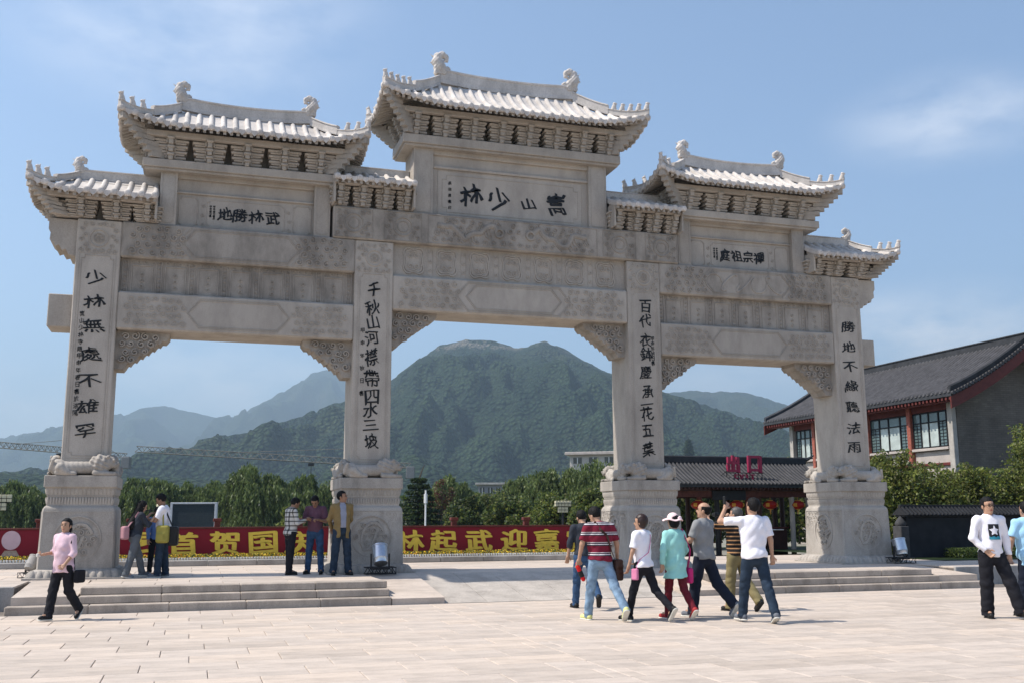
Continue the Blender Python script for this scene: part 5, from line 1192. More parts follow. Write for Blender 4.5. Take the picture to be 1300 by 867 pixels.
def plaid(name):
    k = NT(name, .85, .2); p = k.sep(); col = (.30, .29, .28)
    a = k.ramp(k.math('FRACT', k.math('MULTIPLY', p[0], 11)), [(.0, .25), (.3, .25), (.34, 1), (.96, 1)]); b = k.ramp(k.math('FRACT', k.math('MULTIPLY', p[2], 11)), [(.0, .25), (.3, .25), (.34, 1), (.96, 1)])
    k.color(k.mix(1.0, k.mix(1.0, (.52, .5, .46), a, 'MULTIPLY'), b, 'MULTIPLY')); return k.m
C = dict(pink=cloth('pale_pink_shirt', (.66, .47, .52)), black=cloth('black_trousers', (.012, .012, .016)), navy=cloth('navy_trousers', (.012, .016, .030)), jeans=cloth('light_blue_jeans', (.19, .28, .38), .9, .35), djeans=cloth('dark_blue_jeans', (.022, .036, .058), .9, .3), bjeans=cloth('blue_jeans', (.035, .075, .15), .9, .35),
         white=cloth('white_shirt', (.78, .76, .80), .9, .05), mint=cloth('mint_tunic', (.30, .60, .55), .9, .06), maroon=cloth('maroon_trousers', (.13, .012, .02)), grey=cloth('grey_polo', (.24, .245, .245)), khaki=cloth('khaki_trousers', (.20, .165, .08)), purple=cloth('plum_polo', (.13, .06, .085)), tan=cloth('tan_jacket', (.21, .145, .06)),
         gshirt=cloth('grey_blue_shirt', (.26, .27, .33)), gpants=cloth('grey_trousers', (.10, .11, .12)), blue=cloth('blue_jacket', (.12, .22, .48)), sky=cloth('light_blue_polo', (.36, .62, .82), .9, .05), magenta=cloth('magenta_bag', (.55, .02, .16), .5), brown=cloth('brown_leather', (.045, .022, .016), .4), darkj=cloth('dark_jacket', (.03, .035, .045)),
         hat=cloth('pale_pink_hat', (.78, .58, .57)), bagpink=cloth('dusty_pink_backpack', (.38, .20, .22)), bagyel=cloth('olive_yellow_backpack', (.30, .26, .06)), red=cloth('red_cloth', (.62, .02, .02)), shoe=cloth('black_shoes', (.015, .015, .015), .5), shoew=cloth('white_shoes', (.6, .58, .56), .6), shoey=cloth('yellow_green_shoes', (.62, .62, .25), .6), shoeg=cloth('grey_sneakers', (.14, .15, .17), .7), redshoe=cloth('red_shoes', (.35, .03, .03), .6),
         stripe=stripes('maroon_striped_cloth', (.17, .012, .03), [(.50, (.03, .03, .04)), (.60, (.72, .68, .68)), (.68, (.04, .03, .04)), (.80, (.55, .5, .5)), (.86, (.17, .012, .03))], 6.5), bstripe=stripes('brown_striped_cloth', (.014, .013, .013), [(.52, (.42, .22, .10)), (.82, (.014, .013, .013))], 15, .0), plaid=plaid('plaid_cloth'), eye=plain('eye_dark', (.02, .015, .012), .3), lip=plain('lips', (.30, .07, .06), .5), sole=cloth('pale_sole', (.6, .58, .52), .8))
def rotz_(a): return np.array([[math.cos(a), -math.sin(a), 0], [math.sin(a), math.cos(a), 0], [0, 0, 1.0]])
def rotx_(a): return np.array([[1, 0, 0], [0, math.cos(a), -math.sin(a)], [0, math.sin(a), math.cos(a)]])
def nrm(v): v = np.asarray(v, float); return v/np.linalg.norm(v)
def person(lab, X, Y, Z, H, face, legs, arms, top=('short', 'white'), pants='black', shoes='shoe', skin=None, hair='short', hairm=None, head=(0, 0), lean=0.0, girth=1.0, hem=.93, group=None, res=.0135, female=False, sh=1.0, flare=0.0, inner=None, pantr=1.0, belt=None, hold=(0.5, 0.5)):
    """face: heading in degrees, 0 = away from the camera (+Y), 90 = towards -X; legs: ((hip, knee, out), right the same); arms: (upper dir, fore dir) left and right, dirs in body axes (right, forward, up)"""
    k = H/1.72; skin = skin or SK; hairm = hairm or HAIR
    P3 = lambda *a: np.array(a, float)
    J = {}; ln = rad(lean); T = rotx_(-ln)
    pel = P3(0, 0, .93)
    tz = lambda v: pel+T@(np.asarray(v, float)-pel)      # lean the trunk about the pelvis
    shx = (.165 if female else .185)*sh
    for s_, nm, lg in ((-1, 'L', legs[0]), (1, 'R', legs[1])):
        hip = pel+P3(s_*.09, 0, -.03); a, b, o_ = rad(lg[0]), rad(lg[1]), rad(lg[2])
        d1 = P3(s_*math.sin(o_), math.sin(a), -math.cos(a)*math.cos(o_)); d1 = nrm(d1); knee = hip+d1*.41
        d2 = nrm(P3(s_*math.sin(o_)*.8, math.sin(a-b), -math.cos(a-b))); ank = knee+d2*.41
        fp = lg[3] if len(lg) > 3 else 0; fd = nrm(P3(s_*.18, math.cos(rad(fp)), -math.sin(rad(fp))))
        J['hip'+nm], J['knee'+nm], J['ank'+nm], J['foot'+nm] = hip, knee, ank, fd
    low = min(min(J['ankL'][2], (J['ankL']+J['footL']*.15)[2]), min(J['ankR'][2], (J['ankR']+J['footR']*.15)[2]))-.075
    for s_, nm, ar in ((-1, 'L', arms[0]), (1, 'R', arms[1])):
        shd = tz((s_*shx, 0, 1.40)); el = shd+nrm(ar[0])*.275; wr = el+nrm(ar[1])*.235; J['sh'+nm], J['el'+nm], J['wr'+nm], J['fd'+nm] = shd, el, wr, nrm(ar[1])
    neck = tz((0, -.01, 1.44)); hc = tz((0, .0, 1.60)); Rh = T@rotz_(rad(head[0]))@rotx_(rad(head[1])); hc = neck+Rh@P3(0, .02, .155) 
    hp = lambda *v: hc+Rh@P3(*v)
    gw = girth
    def headf(P):
        d = ell(P, hp(0, -.012, .03), (.076, .096, .092), Rh); d = smin(d, ell(P, hp(0, .018, -.045), (.056, .066, .068), Rh), .03)
        d = smin(d, ell(P, hp(0, .088, -.018), (.013, .022, .022), Rh), .012); d = smin(d, ell(P, hp(0, .05, -.095), (.03, .03, .022), Rh), .02)
        for s_ in (-1, 1):
            d = np.minimum(d, ell(P, hp(s_*.078, -.01, -.01), (.012, .022, .032), Rh)); d = smax(d, -ell(P, hp(s_*.031, .098, .012), (.017, .014, .011), Rh), .01)
        d = smax(d, -ell(P, hp(0, .094, -.058), (.022, .008, .004), Rh), .004)
        d = smin(d, cap(P, neck-T@P3(0, 0, .04), hp(0, -.015, -.05), .055*(.88 if female else 1), .05*(.88 if female else 1)), .03); return d
    def trunkf(P, e=0.0, flare_=0.0):
        Ti = T; c = lambda *v: tz(v); f_ = .9 if female else 1.0
        d = ell(P, c(0, 0, 1.25), (.158*gw*sh+e, .112*gw+e, .23+e), Ti); d = smin(d, ell(P, c(0, .012*gw, 1.07), (.145*gw*f_+e, .115*gw+e, .17+e), Ti), .06)
        d = smin(d, ell(P, c(0, -.015, .91), (.165*max(gw*.96, 1)+e, .125*gw+e, .14+e), Ti), .06)
        d = smin(d, cap(P, J['shL']-T@P3(-.035, 0, .012), J['shR']-T@P3(.035, 0, .012), .058+e), .05)
        d = smin(d, cap(P, c(0, -.02, 1.36), c(0, -.01, 1.45), .08+e*.6, .05+e*.3), .04)
        if female: d = smin(d, cap(P, c(-.065, .085, 1.24), c(.065, .085, 1.24), .05+e), .04)
        return d
    def armf(P, nm, e=0.0):
        d = cap(P, J['sh'+nm], J['el'+nm], .047*(.85 if female else 1)+e, .038*(.88 if female else 1)+e); return smin(d, cap(P, J['el'+nm], J['wr'+nm], .038*(.88 if female else 1)+e, .026+e), .02)
    def legf(P, nm, e=0.0):
        d = cap(P, J['hip'+nm], J['knee'+nm], .08+e, .052+e); return smin(d, cap(P, J['knee'+nm], J['ank'+nm], .052+e, .036+e), .02)
    def handf(P, nm):
        s_ = -1 if nm == 'L' else 1; w_ = J['wr'+nm]; f_ = J['fd'+nm]; side = np.cross(f_, P3(0, 1, 0)) if abs(f_[1]) < .8 else np.cross(f_, P3(0, 0, 1)); side = nrm(side); side *= (1 if side[0]*s_ < 0 or abs(f_[1]) >= .8 else -1)
        pn = nrm(np.cross(f_, side)); pn *= (1 if pn@P3(-s_, .3, 0) > 0 else -1); u = nrm(np.cross(pn, f_)); u *= (1 if u[1] > 0 or u[2] > .5 else -1); R = np.stack([u, pn, f_], 1)
        cu = hold[0 if nm == 'L' else 1]
        d = rbox(P, w_+f_*.048, (.036, .014, .048), .013, R); d = smin(d, cap(P, w_-f_*.02, w_+f_*.02, .026, .024), .02)
        for i, (o_, L) in enumerate(((.028, .072), (.0095, .08), (-.0095, .075), (-.028, .058))):
            a = w_+f_*.088+u*o_; a1 = nrm(f_*math.cos(cu*.9)+pn*math.sin(cu*.9)); b = a+a1*L*.5; c = b+nrm(f_*math.cos(cu*2.2)+pn*math.sin(cu*2.2))*L*.5; d = smin(d, cap(P, a, b, .0095, .0085), .006); d = smin(d, cap(P, b, c, .0085, .007), .004)
        a = w_+f_*.025+u*.03; b = a+nrm(u*.75+f_*.6+pn*.35)*.042; d = smin(d, cap(P, a, b, .013, .010), .01); d = smin(d, cap(P, b, b+nrm(u*.15+f_*.9+pn*.45)*.034, .010, .008), .006)
        return d
    def bodyf(P):
        d = smin(trunkf(P, -.012), headf(P), .02)
        for nm in 'LR': d = smin(d, armf(P, nm), .03); d = smin(d, legf(P, nm, -.006), .03); d = smin(d, cap(P, J['ank'+nm], J['ank'+nm]+J['foot'+nm]*.10, .032, .028), .02)
        return d
    pts = np.array([J[q_+nm] for q_ in ('sh', 'el', 'wr', 'knee', 'ank') for nm in 'LR']+[hc]); lo = pts.min(0)-.16; hi = pts.max(0)+.19; lo[2] = pts[:, 2].min()-.12
    root = thing('person', (X, Y, Z-low*k), lab, 'person', group, rot=(0, 0, rad(face))); kk = k
    def put(nm, V, Q, m, sm=True): return ob(nm, mk(nm, V*kk, Q, m, smooth=sm), root)
    parts = [surfnet(bodyf, lo, hi, res*1.5), surfnet(headf, hc-.14, hc+.14, res*.5)]
    for nm in 'LR':
        c = J['wr'+nm]+J['fd'+nm]*.08; parts.append(surfnet(lambda P: handf(P, nm), c-.13, c+.13, max(.0058, res*.4)))
    V, Q = joinVQ(parts); body_o = put('body', V, Q, skin)
    kind, tcol = top; r_ = np.random.default_rng(int(abs(X*31+Y*17))+3); ph = r_.uniform(0, 6.3, 8)
    cs = lambda u: 1-np.abs(np.sin(u))*2
    wr_ = lambda P: .0035*np.sin(P[2]*27+P[0]*17+ph[0])*np.sin(P[0]*23-P[2]*9+ph[1])+.0042*cs(P[2]*15+P[0]*11*np.sin(P[2]*5+ph[3])+P[1]*9+ph[2])*np.clip(1.45-P[2], 0, .5)*2+.003*cs(P[0]*24-P[2]*19+ph[4])
    def topf(P, e=.014, cut=True, hm=hem):
        z = P[2]; fl = flare*np.clip(1.1-z, 0, 1); d = trunkf(P, e)
        if flare or hm < .86: d = smin(d, cap(P, pel+P3(0, -.01, .15), pel+P3(0, -.01, hm-.97), .13, .165+fl*.35)*1.0, .05)
        d = smax(d, -(z-(hm+.015*np.sin(P[0]*9+ph[3]))), .008)
        d = smax(d, sph(P, neck+T@P3(0, .015, .055), .062)*-1, .01)
        for nm in 'LR':
            a, b, c = J['sh'+nm], J['el'+nm], J['wr'+nm]
            if kind == 'short': q_ = a+(b-a)*.78; s_ = smax(cap(P, a, b, .06, .062), ((P[0]-q_[0])*(b-a)[0]+(P[1]-q_[1])*(b-a)[1]+(P[2]-q_[2])*(b-a)[2])/.275, .006)
            elif kind == 'mid': q_ = b+(c-b)*.35; s_ = smin(cap(P, a, b, .058, .052), smax(cap(P, b, c, .052, .05), ((P[0]-q_[0])*(c-b)[0]+(P[1]-q_[1])*(c-b)[1]+(P[2]-q_[2])*(c-b)[2])/.235, .006), .02)
            else: q_ = c-(c-b)*.02; s_ = smin(cap(P, a, b, .06, .052), smax(cap(P, b, c, .052, .038), ((P[0]-q_[0])*(c-b)[0]+(P[1]-q_[1])*(c-b)[1]+(P[2]-q_[2])*(c-b)[2])/.235, .006), .02)
            d = smin(d, s_, .035)
        if cut and inner: d = smax(d, -rbox(P, tz((0, .17, 1.15)), (.062, .14, .42), .02), .01)
        return d+wr_(P)
    tb = lambda: (np.minimum(pts[:6].min(0), pts[-1]-.2)-.13, np.maximum(pts[:6].max(0), pts[-1]*0+.2)+.1)
    a = pts[:6].min(0)-.12; b = pts[:6].max(0)+.12; a = np.minimum(a, (-.3, -.26, hem-.06)); b = np.maximum(b, (.3, .24, 1.5)); a[2] = min(a[2], hem-.06); b[2] = max(b[2], 1.52)
    V, Q = surfnet(topf, a, b, res*.8); tname = {'jacket': 'jacket'}.get(inner and 'jacket', 'shirt'); top_o = put(tname, V, Q, C[tcol])
    if inner: V, Q = surfnet(lambda P: smax(trunkf(P, .006), -(P[2]-.97), .01), (-.25, -.22, .9), (.25, .24, 1.52), res); put('shirt', V, Q, C[inner])
    if kind == 'mid' or inner or tcol in ('grey', 'purple', 'plaid', 'sky') :      # a folded collar
        V, Q = surfnet(lambda P: smax(smax(np.abs(sph(P, neck+T@P3(0, .01, .03), .067))-.007, -(P[2]-neck[2]-.0+.25*(P[1]-neck[1])), .004), P[2]-neck[2]-.045, .004), neck-.11, neck+.11, .006); put('collar', V, Q, C[inner or tcol])
    def pantf(P):
        d = smax(ell(P, pel+P3(0, -.012, -.02), (.168*max(gw*.94, 1), .128*gw, .15)), P[2]-1.03, .01)
        for nm in 'LR':
            g_ = .012*pantr; d = smin(d, cap(P, J['hip'+nm], J['knee'+nm], .088+g_*.4, .055+g_), .03); e = J['ank'+nm]; kn = J['knee'+nm]; dd = nrm(e-kn)
            s_ = smax(cap(P, kn, e+dd*.05, .055+g_, .043+g_*1.3), (P[0]-e[0])*dd[0]+(P[1]-e[1])*dd[1]+(P[2]-e[2])*dd[2]-.035, .005); d = smin(d, s_, .02)
        return d+.004*cs(P[2]*19+P[0]*16+P[1]*10+ph[5])+.005*np.sin(P[2]*70+P[0]*15+ph[4])*np.clip(.28-P[2], 0, .2)*5+.0035*cs(P[2]*31-P[0]*22+ph[6])*np.exp(-((P[2]-.5)/.12)**2)
    q_ = np.array([J[a_+nm] for a_ in ('hip', 'knee', 'ank') for nm in 'LR']); V, Q = surfnet(pantf, q_.min(0)-.13, np.maximum(q_.max(0)+.13, (.2, .15, 1.05)), res*.85); put('trousers', V, Q, C[pants])
    for nm in 'LR':
        an, fd = J['ank'+nm], J['foot'+nm]; upv = nrm(P3(0, 0, 1)-fd*fd[2]); sd_ = np.cross(fd, upv); R = np.stack([sd_, fd, upv], 1); base = an-upv*.075
        def shoef(P):
            d = smin(cap(P, base+upv*.045-fd*.035, base+upv*.04+fd*.15, .046, .038), cap(P, base+upv*.05, base+upv*.10-fd*.01, .042, .04), .02); h_ = (P[0]-base[0])*upv[0]+(P[1]-base[1])*upv[1]+(P[2]-base[2])*upv[2]; return smax(smax(d, -(h_-.006), .006), h_-.10, .01)
        lo_ = np.minimum(base-fd*.1, base+fd*.2)-.09; hi_ = np.maximum(base-fd*.1, base+fd*.2)+.11; V, Q = surfnet(shoef, lo_, hi_, .011); so_ = put('shoe', V, Q, C[shoes])
        def solef(P):
            d = cap(P, base+upv*.01-fd*.04, base+upv*.01+fd*.155, .048, .041); h_ = (P[0]-base[0])*upv[0]+(P[1]-base[1])*upv[1]+(P[2]-base[2])*upv[2]; return smax(smax(d, -h_-.004, .003), h_-.017, .003)
        V, Q = surfnet(solef, lo_, hi_, .009); o_ = ob('sole', mk('sole', V*kk, Q, C['sole' if shoes in ('shoey', 'shoeg', 'shoew') or female else 'shoe'], smooth=True), so_)
    # hair
    def hairf(P):
        d = ell(P, hp(0, -.026, .036), (.089, .106, .106), Rh); y_ = (P[0]-hc[0])*Rh[0][1]+(P[1]-hc[1])*Rh[1][1]+(P[2]-hc[2])*Rh[2][1]; z_ = (P[0]-hc[0])*Rh[0][2]+(P[1]-hc[1])*Rh[1][2]+(P[2]-hc[2])*Rh[2][2]
        low_ = {'short': -.04, 'crop': -.035, 'bald': -.04, 'bob': -.06, 'long': -.06, 'tail': -.045}.get(hair, -.03)
        d = smax(d, np.where(z_ > .066, y_-.2, y_-.025), .01)
        d = smax(d, -(z_-low_-.95*(y_+.0)), .01)
        if hair == 'bald': d = smax(d, z_-.065+.0*y_, .01)
        if hair == 'crop': d = smax(d, -(.001+0*z_), .01) if False else d
        if hair == 'bob': d = smin(d, smax(ell(P, hp(0, -.03, -.005), (.092, .09, .10), Rh), y_-.02, .02), .02)
        if hair == 'long': d = smin(d, smax(cap(P, hp(0, -.04, .03), tz((0, -.13, 1.14)), .09, .11), -ell(P, hp(0, .11, -.03), (.075, .09, .12), Rh), .02), .03)
        if hair == 'tail': d = smin(d, cap(P, hp(0, -.11, .02), hp(.0, -.14, -.05), .03, .038), .02); d = smin(d, cap(P, hp(0, -.14, -.05), hp(0, -.12, -.19), .038, .012), .02)
        return d+.003*np.sin(P[0]*150+P[2]*60)*np.sin(P[1]*120+ph[6])
    if hair != 'none':
        a = hc-.17; b = hc+.17
        if hair == 'long': a = np.minimum(a, tz((-.16, -.28, 1.0)))
        V, Q = surfnet(hairf, a, b, .0095); put('hair', V, Q, hairm)
    for s_ in (-1, 1):
        V, Q = surfnet(lambda P: ell(P, hp(s_*.031, .082, .011), (.014, .009, .006), Rh), hp(s_*.031, .082, .011)-.02, hp(s_*.031, .082, .011)+.02, .004); put('eye', V, Q, C['eye'])
        V, Q = surfnet(lambda P: ell(P, hp(s_*.032, .084, .034), (.019, .008, .004), Rh), hp(s_*.032, .084, .034)-.025, hp(s_*.032, .084, .034)+.025, .004); put('eyebrow', V, Q, HAIR)
    V, Q = surfnet(lambda P: ell(P, hp(0, .083, -.058), (.021, .009, .007), Rh), hp(0, .083, -.058)-.03, hp(0, .083, -.058)+.03, .004); put('mouth', V, Q, C['lip'])
    M_ = Matrix.Rotation(rad(face), 3, 'Z'); loc = np.array((X, Y, Z-low*k)); RM = np.array(M_)
    W = lambda v: loc+RM@(np.asarray(v, float)*k)
    return dict(root=root, J=J, W=W, k=k, topf=topf, hp=hp, Rh=Rh, tz=tz, put=put, RM=RM, neck=neck, trunkf=trunkf, face=face)
def soft(name, fn, lo, hi, res, mat, p, lab, cat, strap=None, strapm=None, sr=.012, bag='body'):
    """a thing carried by person p, modelled in the person's own axes"""
    o = thing(name, tuple(p['W']((0, 0, 0))), lab, cat, rot=(0, 0, rad(p['face']))); V, Q = surfnet(fn, lo, hi, res); ob(bag, mk(bag, V*p['k'], Q, mat, smooth=True), o)
    if strap:
        mb = MB(); Pn = [Vector(a)*p['k'] for a in strap]; R = []
        for i, a in enumerate(Pn):
            d = (Pn[min(i+1, len(Pn)-1)]-Pn[max(i-1, 0)]).normalized(); n_ = Vector((a.x-0, a.y, 0)); n_ = n_.normalized() if n_.length > .01 else Vector((0, -1, 0)); s_ = d.cross(n_).normalized()
            R.append([tuple(a+s_*x+n_*y) for x, y in ((-sr, -.003), (sr, -.003), (sr, .004), (-sr, .004))])
        mb.loft(R); mb.ob('strap', strapm or mat, o, recalc=True)
    return o
def wrap_strap(p, pts, off=.012):
    """pull strap points onto the clothed trunk"""
    out = []
    for q_ in pts:
        q_ = np.array(q_, float); c = np.array((0, 0, q_[2])) if q_[2] < 1.38 else np.array((q_[0]*.8, 0, 1.3)); d = q_-c; L = np.linalg.norm(d); d = d/L; t = np.linspace(.02, .45, 90); P = [c[i]+d[i]*t for i in range(3)]
        f = p['topf'](P); s_ = np.where(f > off)[0]; out.append(tuple(c+d*t[s_[0]]) if len(s_) else tuple(q_))
    return out
G = G0
DN = (0, .05, -1)
# woman in pink striding across in front of the first column (faces towards the camera and left)
p = person('woman in a pale pink shirt and black trousers walking in front of the first column', -8.28, -4.25, G, 1.455, 145, ((-8, 32, 2, 44), (12, 4, 2, -2)), (((-.25, .12, -1), (.28, .55, -.8)), ((.3, -.25, -1), (.1, .9, -.1))),
           ('mid', 'pink'), 'black', 'shoe', hair='tail', head=(12, 2), female=True, hem=.80, girth=1.08, pantr=1.9, hold=(1.2, .9))
soft('handbag', lambda P: rbox(P, (-.27, -.10, .74), (.055, .10, .11), .03), (-.36, -.24, .6), (-.18, .04, .88), .014, C['black'], p, 'black handbag hanging behind the woman in pink', 'bag', wrap_strap(p, [(-.25, -.1, .85), (-.24, -.06, 1.1), (-.16, -.02, 1.44), (-.14, .06, 1.3)]), None, .008)
a = p['J']['wrR']+p['J']['fdR']*.12; soft('phone', lambda P: rbox(P, a, (.02, .04, .03), .008), a-.06, a+.06, .007, C['sole'], p, 'small pale object held in the hand of the woman in pink', 'phone', bag='casing')
# man in the maroon striped shirt
p = person('man in a maroon and white striped polo shirt walking away with head bowed', -.90, -6.85, G, 1.64, 3, ((14, 4, 3, 0), (-24, 14, 9, 40)), (((-.28, .12, -1), (-.1, .28, -1)), ((.30, -.05, -1), (.12, .25, -1))),
           ('short', 'stripe'), 'jeans', 'shoey', hair='short', head=(22, -32), girth=1.12, sh=1.10, hem=.90, pantr=1.2)
soft('shoulder_bag', lambda P: rbox(P, (.26, -.03, .76), (.07, .13, .155), .04)+.004*np.sin(P[2]*60), (.15, -.2, .56), (.37, .14, .96), .014, C['brown'], p, 'dark brown shoulder bag on the man in the striped shirt', 'bag', [(.25, -.03, .88)]+wrap_strap(p, [(.22, -.12, 1.0), (.17, -.2, 1.12), (.08, -.22, 1.27), (-.04, -.2, 1.38), (-.1, -.05, 1.5)])[0:], None, .016)
w_ = p['J']['wrL']+np.array((-.01, .03, -.10)); o = soft('drink_bottle', lambda P: smin(cap(P, w_, w_+np.array((.09, .0, -.19)), .034, .033), cap(P, w_-np.array((.02, 0, -.05)), w_, .016, .02), .02), w_-.26, w_+.26, .012, C['red'], p, 'red drink bottle held low by the man in the striped shirt', 'bottle')
mb = MB(); k_ = p['k']; A = Vector(w_*k_); B_v = Vector((w_+np.array((.09, 0, -.19)))*k_); mb.tube([A.lerp(B_v, .35), A.lerp(B_v, .8)], .037*k_, 10); mb.ob('bottle_label', C['shoe'], o)
# dark figure half hidden to his left
person('person in a dark top and jeans half hidden behind the striped shirt man', -.42, -5.0, G, 1.60, -6, ((16, 8, 2, 0), (-26, 22, 2, 45)), (((-.2, .1, -1), (-.1, .3, -1)), ((.2, .0, -1), (.1, .2, -1))), ('mid', 'darkj'), 'bjeans', 'shoe', hair='short', head=(10, -30), girth=.95)
# woman in white
p = person('woman with short dark hair in a white T-shirt and black jeans', -.36, -7.15, G, 1.52, 30, ((20, 6, 0, 0), (-24, 24, 0, 52)), (((-.22, .1, -1), (-.06, .3, -1)), ((.12, .2, -1), (-.0, .7, -.6))),
           ('short', 'white'), 'black', 'shoe', hair='bob', hairm=plain('dark_brown_hair', (.03, .016, .013), .4), head=(22, 0), female=True, hem=.90, girth=1.0, lean=2, pantr=.7)
soft('small_bag', lambda P: rbox(P, (-.20, .02, .78), (.03, .06, .09), .02), (-.26, -.08, .66), (-.14, .12, .9), .011, cloth('pink_bag', (.6, .2, .33)), p, 'small pink bag hanging at the hip of the woman in white', 'bag', [(-.19, .0, .86)]+wrap_strap(p, [(-.19, -.04, 1.0), (-.05, -.2, 1.12), (.06, -.2, 1.28), (.12, -.1, 1.42), (.1, .06, 1.4)]), cloth('pink_strap', (.55, .17, .3)), .005)
# woman in the mint tunic and sun hat
p = person('woman in a mint green tunic, maroon trousers and pale pink sun hat', .19, -7.05, G, 1.50, 14, ((14, 6, -3, 0), (-20, 20, -5, 40)), (((-.36, -.12, -1), (-.02, .12, -1)), ((.30, .12, -1), (-.05, .5, -.8))),
           ('long', 'mint'), 'maroon', 'redshoe', hair='bob', head=(10, -4), female=True, hem=.70, girth=1.14, flare=.28, sh=1.08, pantr=.7)
hp = p['hp']; Rh = p['Rh']
def hatf(P):
    d = ell(P, hp(0, -.01, .075), (.088, .10, .088), Rh); x = (P[0]-hc_[0]); br = np.sqrt(x*x+(P[1]-hc_[1])**2); zz = hc_[2]+.055-.035*np.clip((br-.1)*8, 0, 2)+.012*np.sin(np.arctan2(P[1]-hc_[1], x)*4); d2 = smax(np.abs(P[2]-zz)-.008, br-.175, .01); d = np.minimum(d, smax(d2, -(br-.05), .01))
    return np.minimum(d, smin(ell(P, hp(.07, -.10, .06), (.045, .03, .04), Rh), ell(P, hp(.02, -.12, .05), (.04, .03, .035), Rh), .02))
hc_ = hp(0, 0, 0); o = soft('sun_hat', hatf, hc_-.22, hc_+.2, .0105, C['hat'], p, 'pale pink brimmed sun hat with a bow on the woman in mint', 'hat', bag='crown')
o = soft('shoulder_bag', lambda P: rbox(P, (.25, -.02, .72), (.05, .11, .13), .04), (.17, -.17, .56), (.34, .13, .9), .012, C['magenta'], p, 'bright magenta shoulder bag on the woman in mint', 'bag', [(.25, -.02, .84), (.26, -.06, 1.0), (.25, -.1, 1.15)]+wrap_strap(p, [(.2, -.12, 1.32), (.14, -.03, 1.5)]), None, .02)
# man in the grey polo
p = person('balding man in a grey polo shirt and navy trousers with folded arms', .76, -6.85, G, 1.68, 30, ((14, 6, 1, 0), (-22, 20, 2, 52)), (((-.28, .32, -1), (.35, .9, .15)), ((.22, .3, -1), (-.5, .8, .05))),
           ('short', 'grey'), 'navy', 'shoeg', hair='bald', head=(26, 4), girth=1.12, hem=.86, pantr=2.2, lean=-2)
# man in the brown striped shirt taking a photo
p = person('grey haired man in a brown and black striped shirt holding up a camera', 1.68, -6.2, G, 1.60, 14, ((8, 6, 2, 0), (-14, 26, 2, 40)), (((-.62, .62, .12), (.35, .75, .62)), ((.5, .65, -.1), (-.55, .55, .7))),
           ('short', 'bstripe'), 'khaki', 'shoe', hair='crop', hairm=HAIRG, head=(22, 6), girth=1.05, hem=.92, pantr=2.2, hold=(1.1, 1.1))
a = (p['J']['wrL']+p['J']['wrR'])*.5+np.array((0, .06, .05)); soft('camera', lambda P: smin(rbox(P, a, (.06, .03, .038), .01), cap(P, a, a+np.array((0, .08, 0)), .032), .01), a-.13, a+.15, .009, C['shoe'], p, 'black camera raised to the eyes of the grey haired man', 'camera')
# man in the white T-shirt shading his eyes
p = person('man in a white T-shirt and dark jeans with one hand raised to his head', 1.02, -7.85, G, 1.70, -6, ((14, 6, 4, 0), (-14, 8, 6, 22)), (((-.85, .45, -.02), (.50, .30, .80)), ((.20, -.05, -1), (.12, .12, -1))),
           ('short', 'white'), 'djeans', 'shoeg', hair='short', head=(18, 6), girth=1.10, sh=1.08, hem=.88, pantr=1.3, hold=(1.0, .8))
a = p['J']['wrL']+np.array((.0, .02, .11)); soft('phone', lambda P: rbox(P, a, (.012, .035, .06), .008), a-.08, a+.08, .008, C['shoe'], p, 'dark phone held to the head of the man in the white T-shirt', 'phone', bag='casing')
# young man with the star shirt
p = person('young man with glasses in a white sweatshirt printed with a star', 4.55, -8.45, G, 1.72, 166, ((14, 4, 15, 0), (-5, 2, -1, 0)), (((-.20, -.05, -1), (-.08, .1, -1)), ((.30, .05, -1), (-.62, .35, -.75))),
           ('long', 'white'), 'black', 'shoe', hair='short', head=(4, 0), girth=.93, hem=.86, pantr=2.8, hold=(.6, .7))
def project(p, pts, off=.006):
    out = []
    for (x, z) in pts:
        t = np.linspace(.30, .0, 150); f = p['topf']([x+0*t, t, z+0*t]); s_ = np.where(f < off)[0]; y = t[s_[0]] if len(s_) else .12; out.append((x*p['k'], y*p['k'], z*p['k']))
    return out
def print_patch(p, name, inside, x0, x1, z0, z1, n, mat, off):
    xs = np.linspace(x0, x1, n+1); zs = np.linspace(z0, z1, int(n*(z1-z0)/(x1-x0))+1); pts = [(x, z) for x in xs for z in zs]; V = project(p, pts, off); m = len(zs); F = [(i*m+j, (i+1)*m+j, (i+1)*m+j+1, i*m+j+1) for i in range(n) for j in range(m-1) if inside((xs[i]+xs[i+1])/2, (zs[j]+zs[j+1])/2)]
    ob(name, mk(name, V, F, mat), p['root'])
def star(x, z, r=.058):
    a = math.atan2(x, z); d = math.hypot(x, z); a = abs((a+PI/5) % (2*PI/5)-PI/5); return d*math.cos(a)+d*math.sin(a)*.95*1.0 < r*.62+.0 if False else d*(math.cos(a)+math.sin(a)*2.2) < r
print_patch(p, 'printed_square', lambda x, z: True, -.085, .075, 1.13, 1.34, 14, plain('black_print', (.015, .015, .02), .8), .007)
print_patch(p, 'printed_star', lambda x, z: star(x+.005, z-1.245, .078), -.085, .075, 1.16, 1.33, 30, C['white'], .011)
print_patch(p, 'printed_waves', lambda x, z: (z < 1.165+.008*math.sin(x*90)), -.085, .075, 1.12, 1.18, 16, plain('teal_print', (.03, .22, .30), .8), .010)
hp = p['hp']; mb = MB(); k_ = p['k']
for s_ in (-1, 1): mb.tube([tuple(Vector(hp(s_*.033+.024*math.cos(a), .102, .010+.019*math.sin(a)))*k_) for a in np.linspace(0, 2*PI, 13)], .0032, 4); mb.tube([tuple(Vector(hp(s_*.057, .10, .014))*k_), tuple(Vector(hp(s_*.082, .0, .012))*k_)], .003, 4)
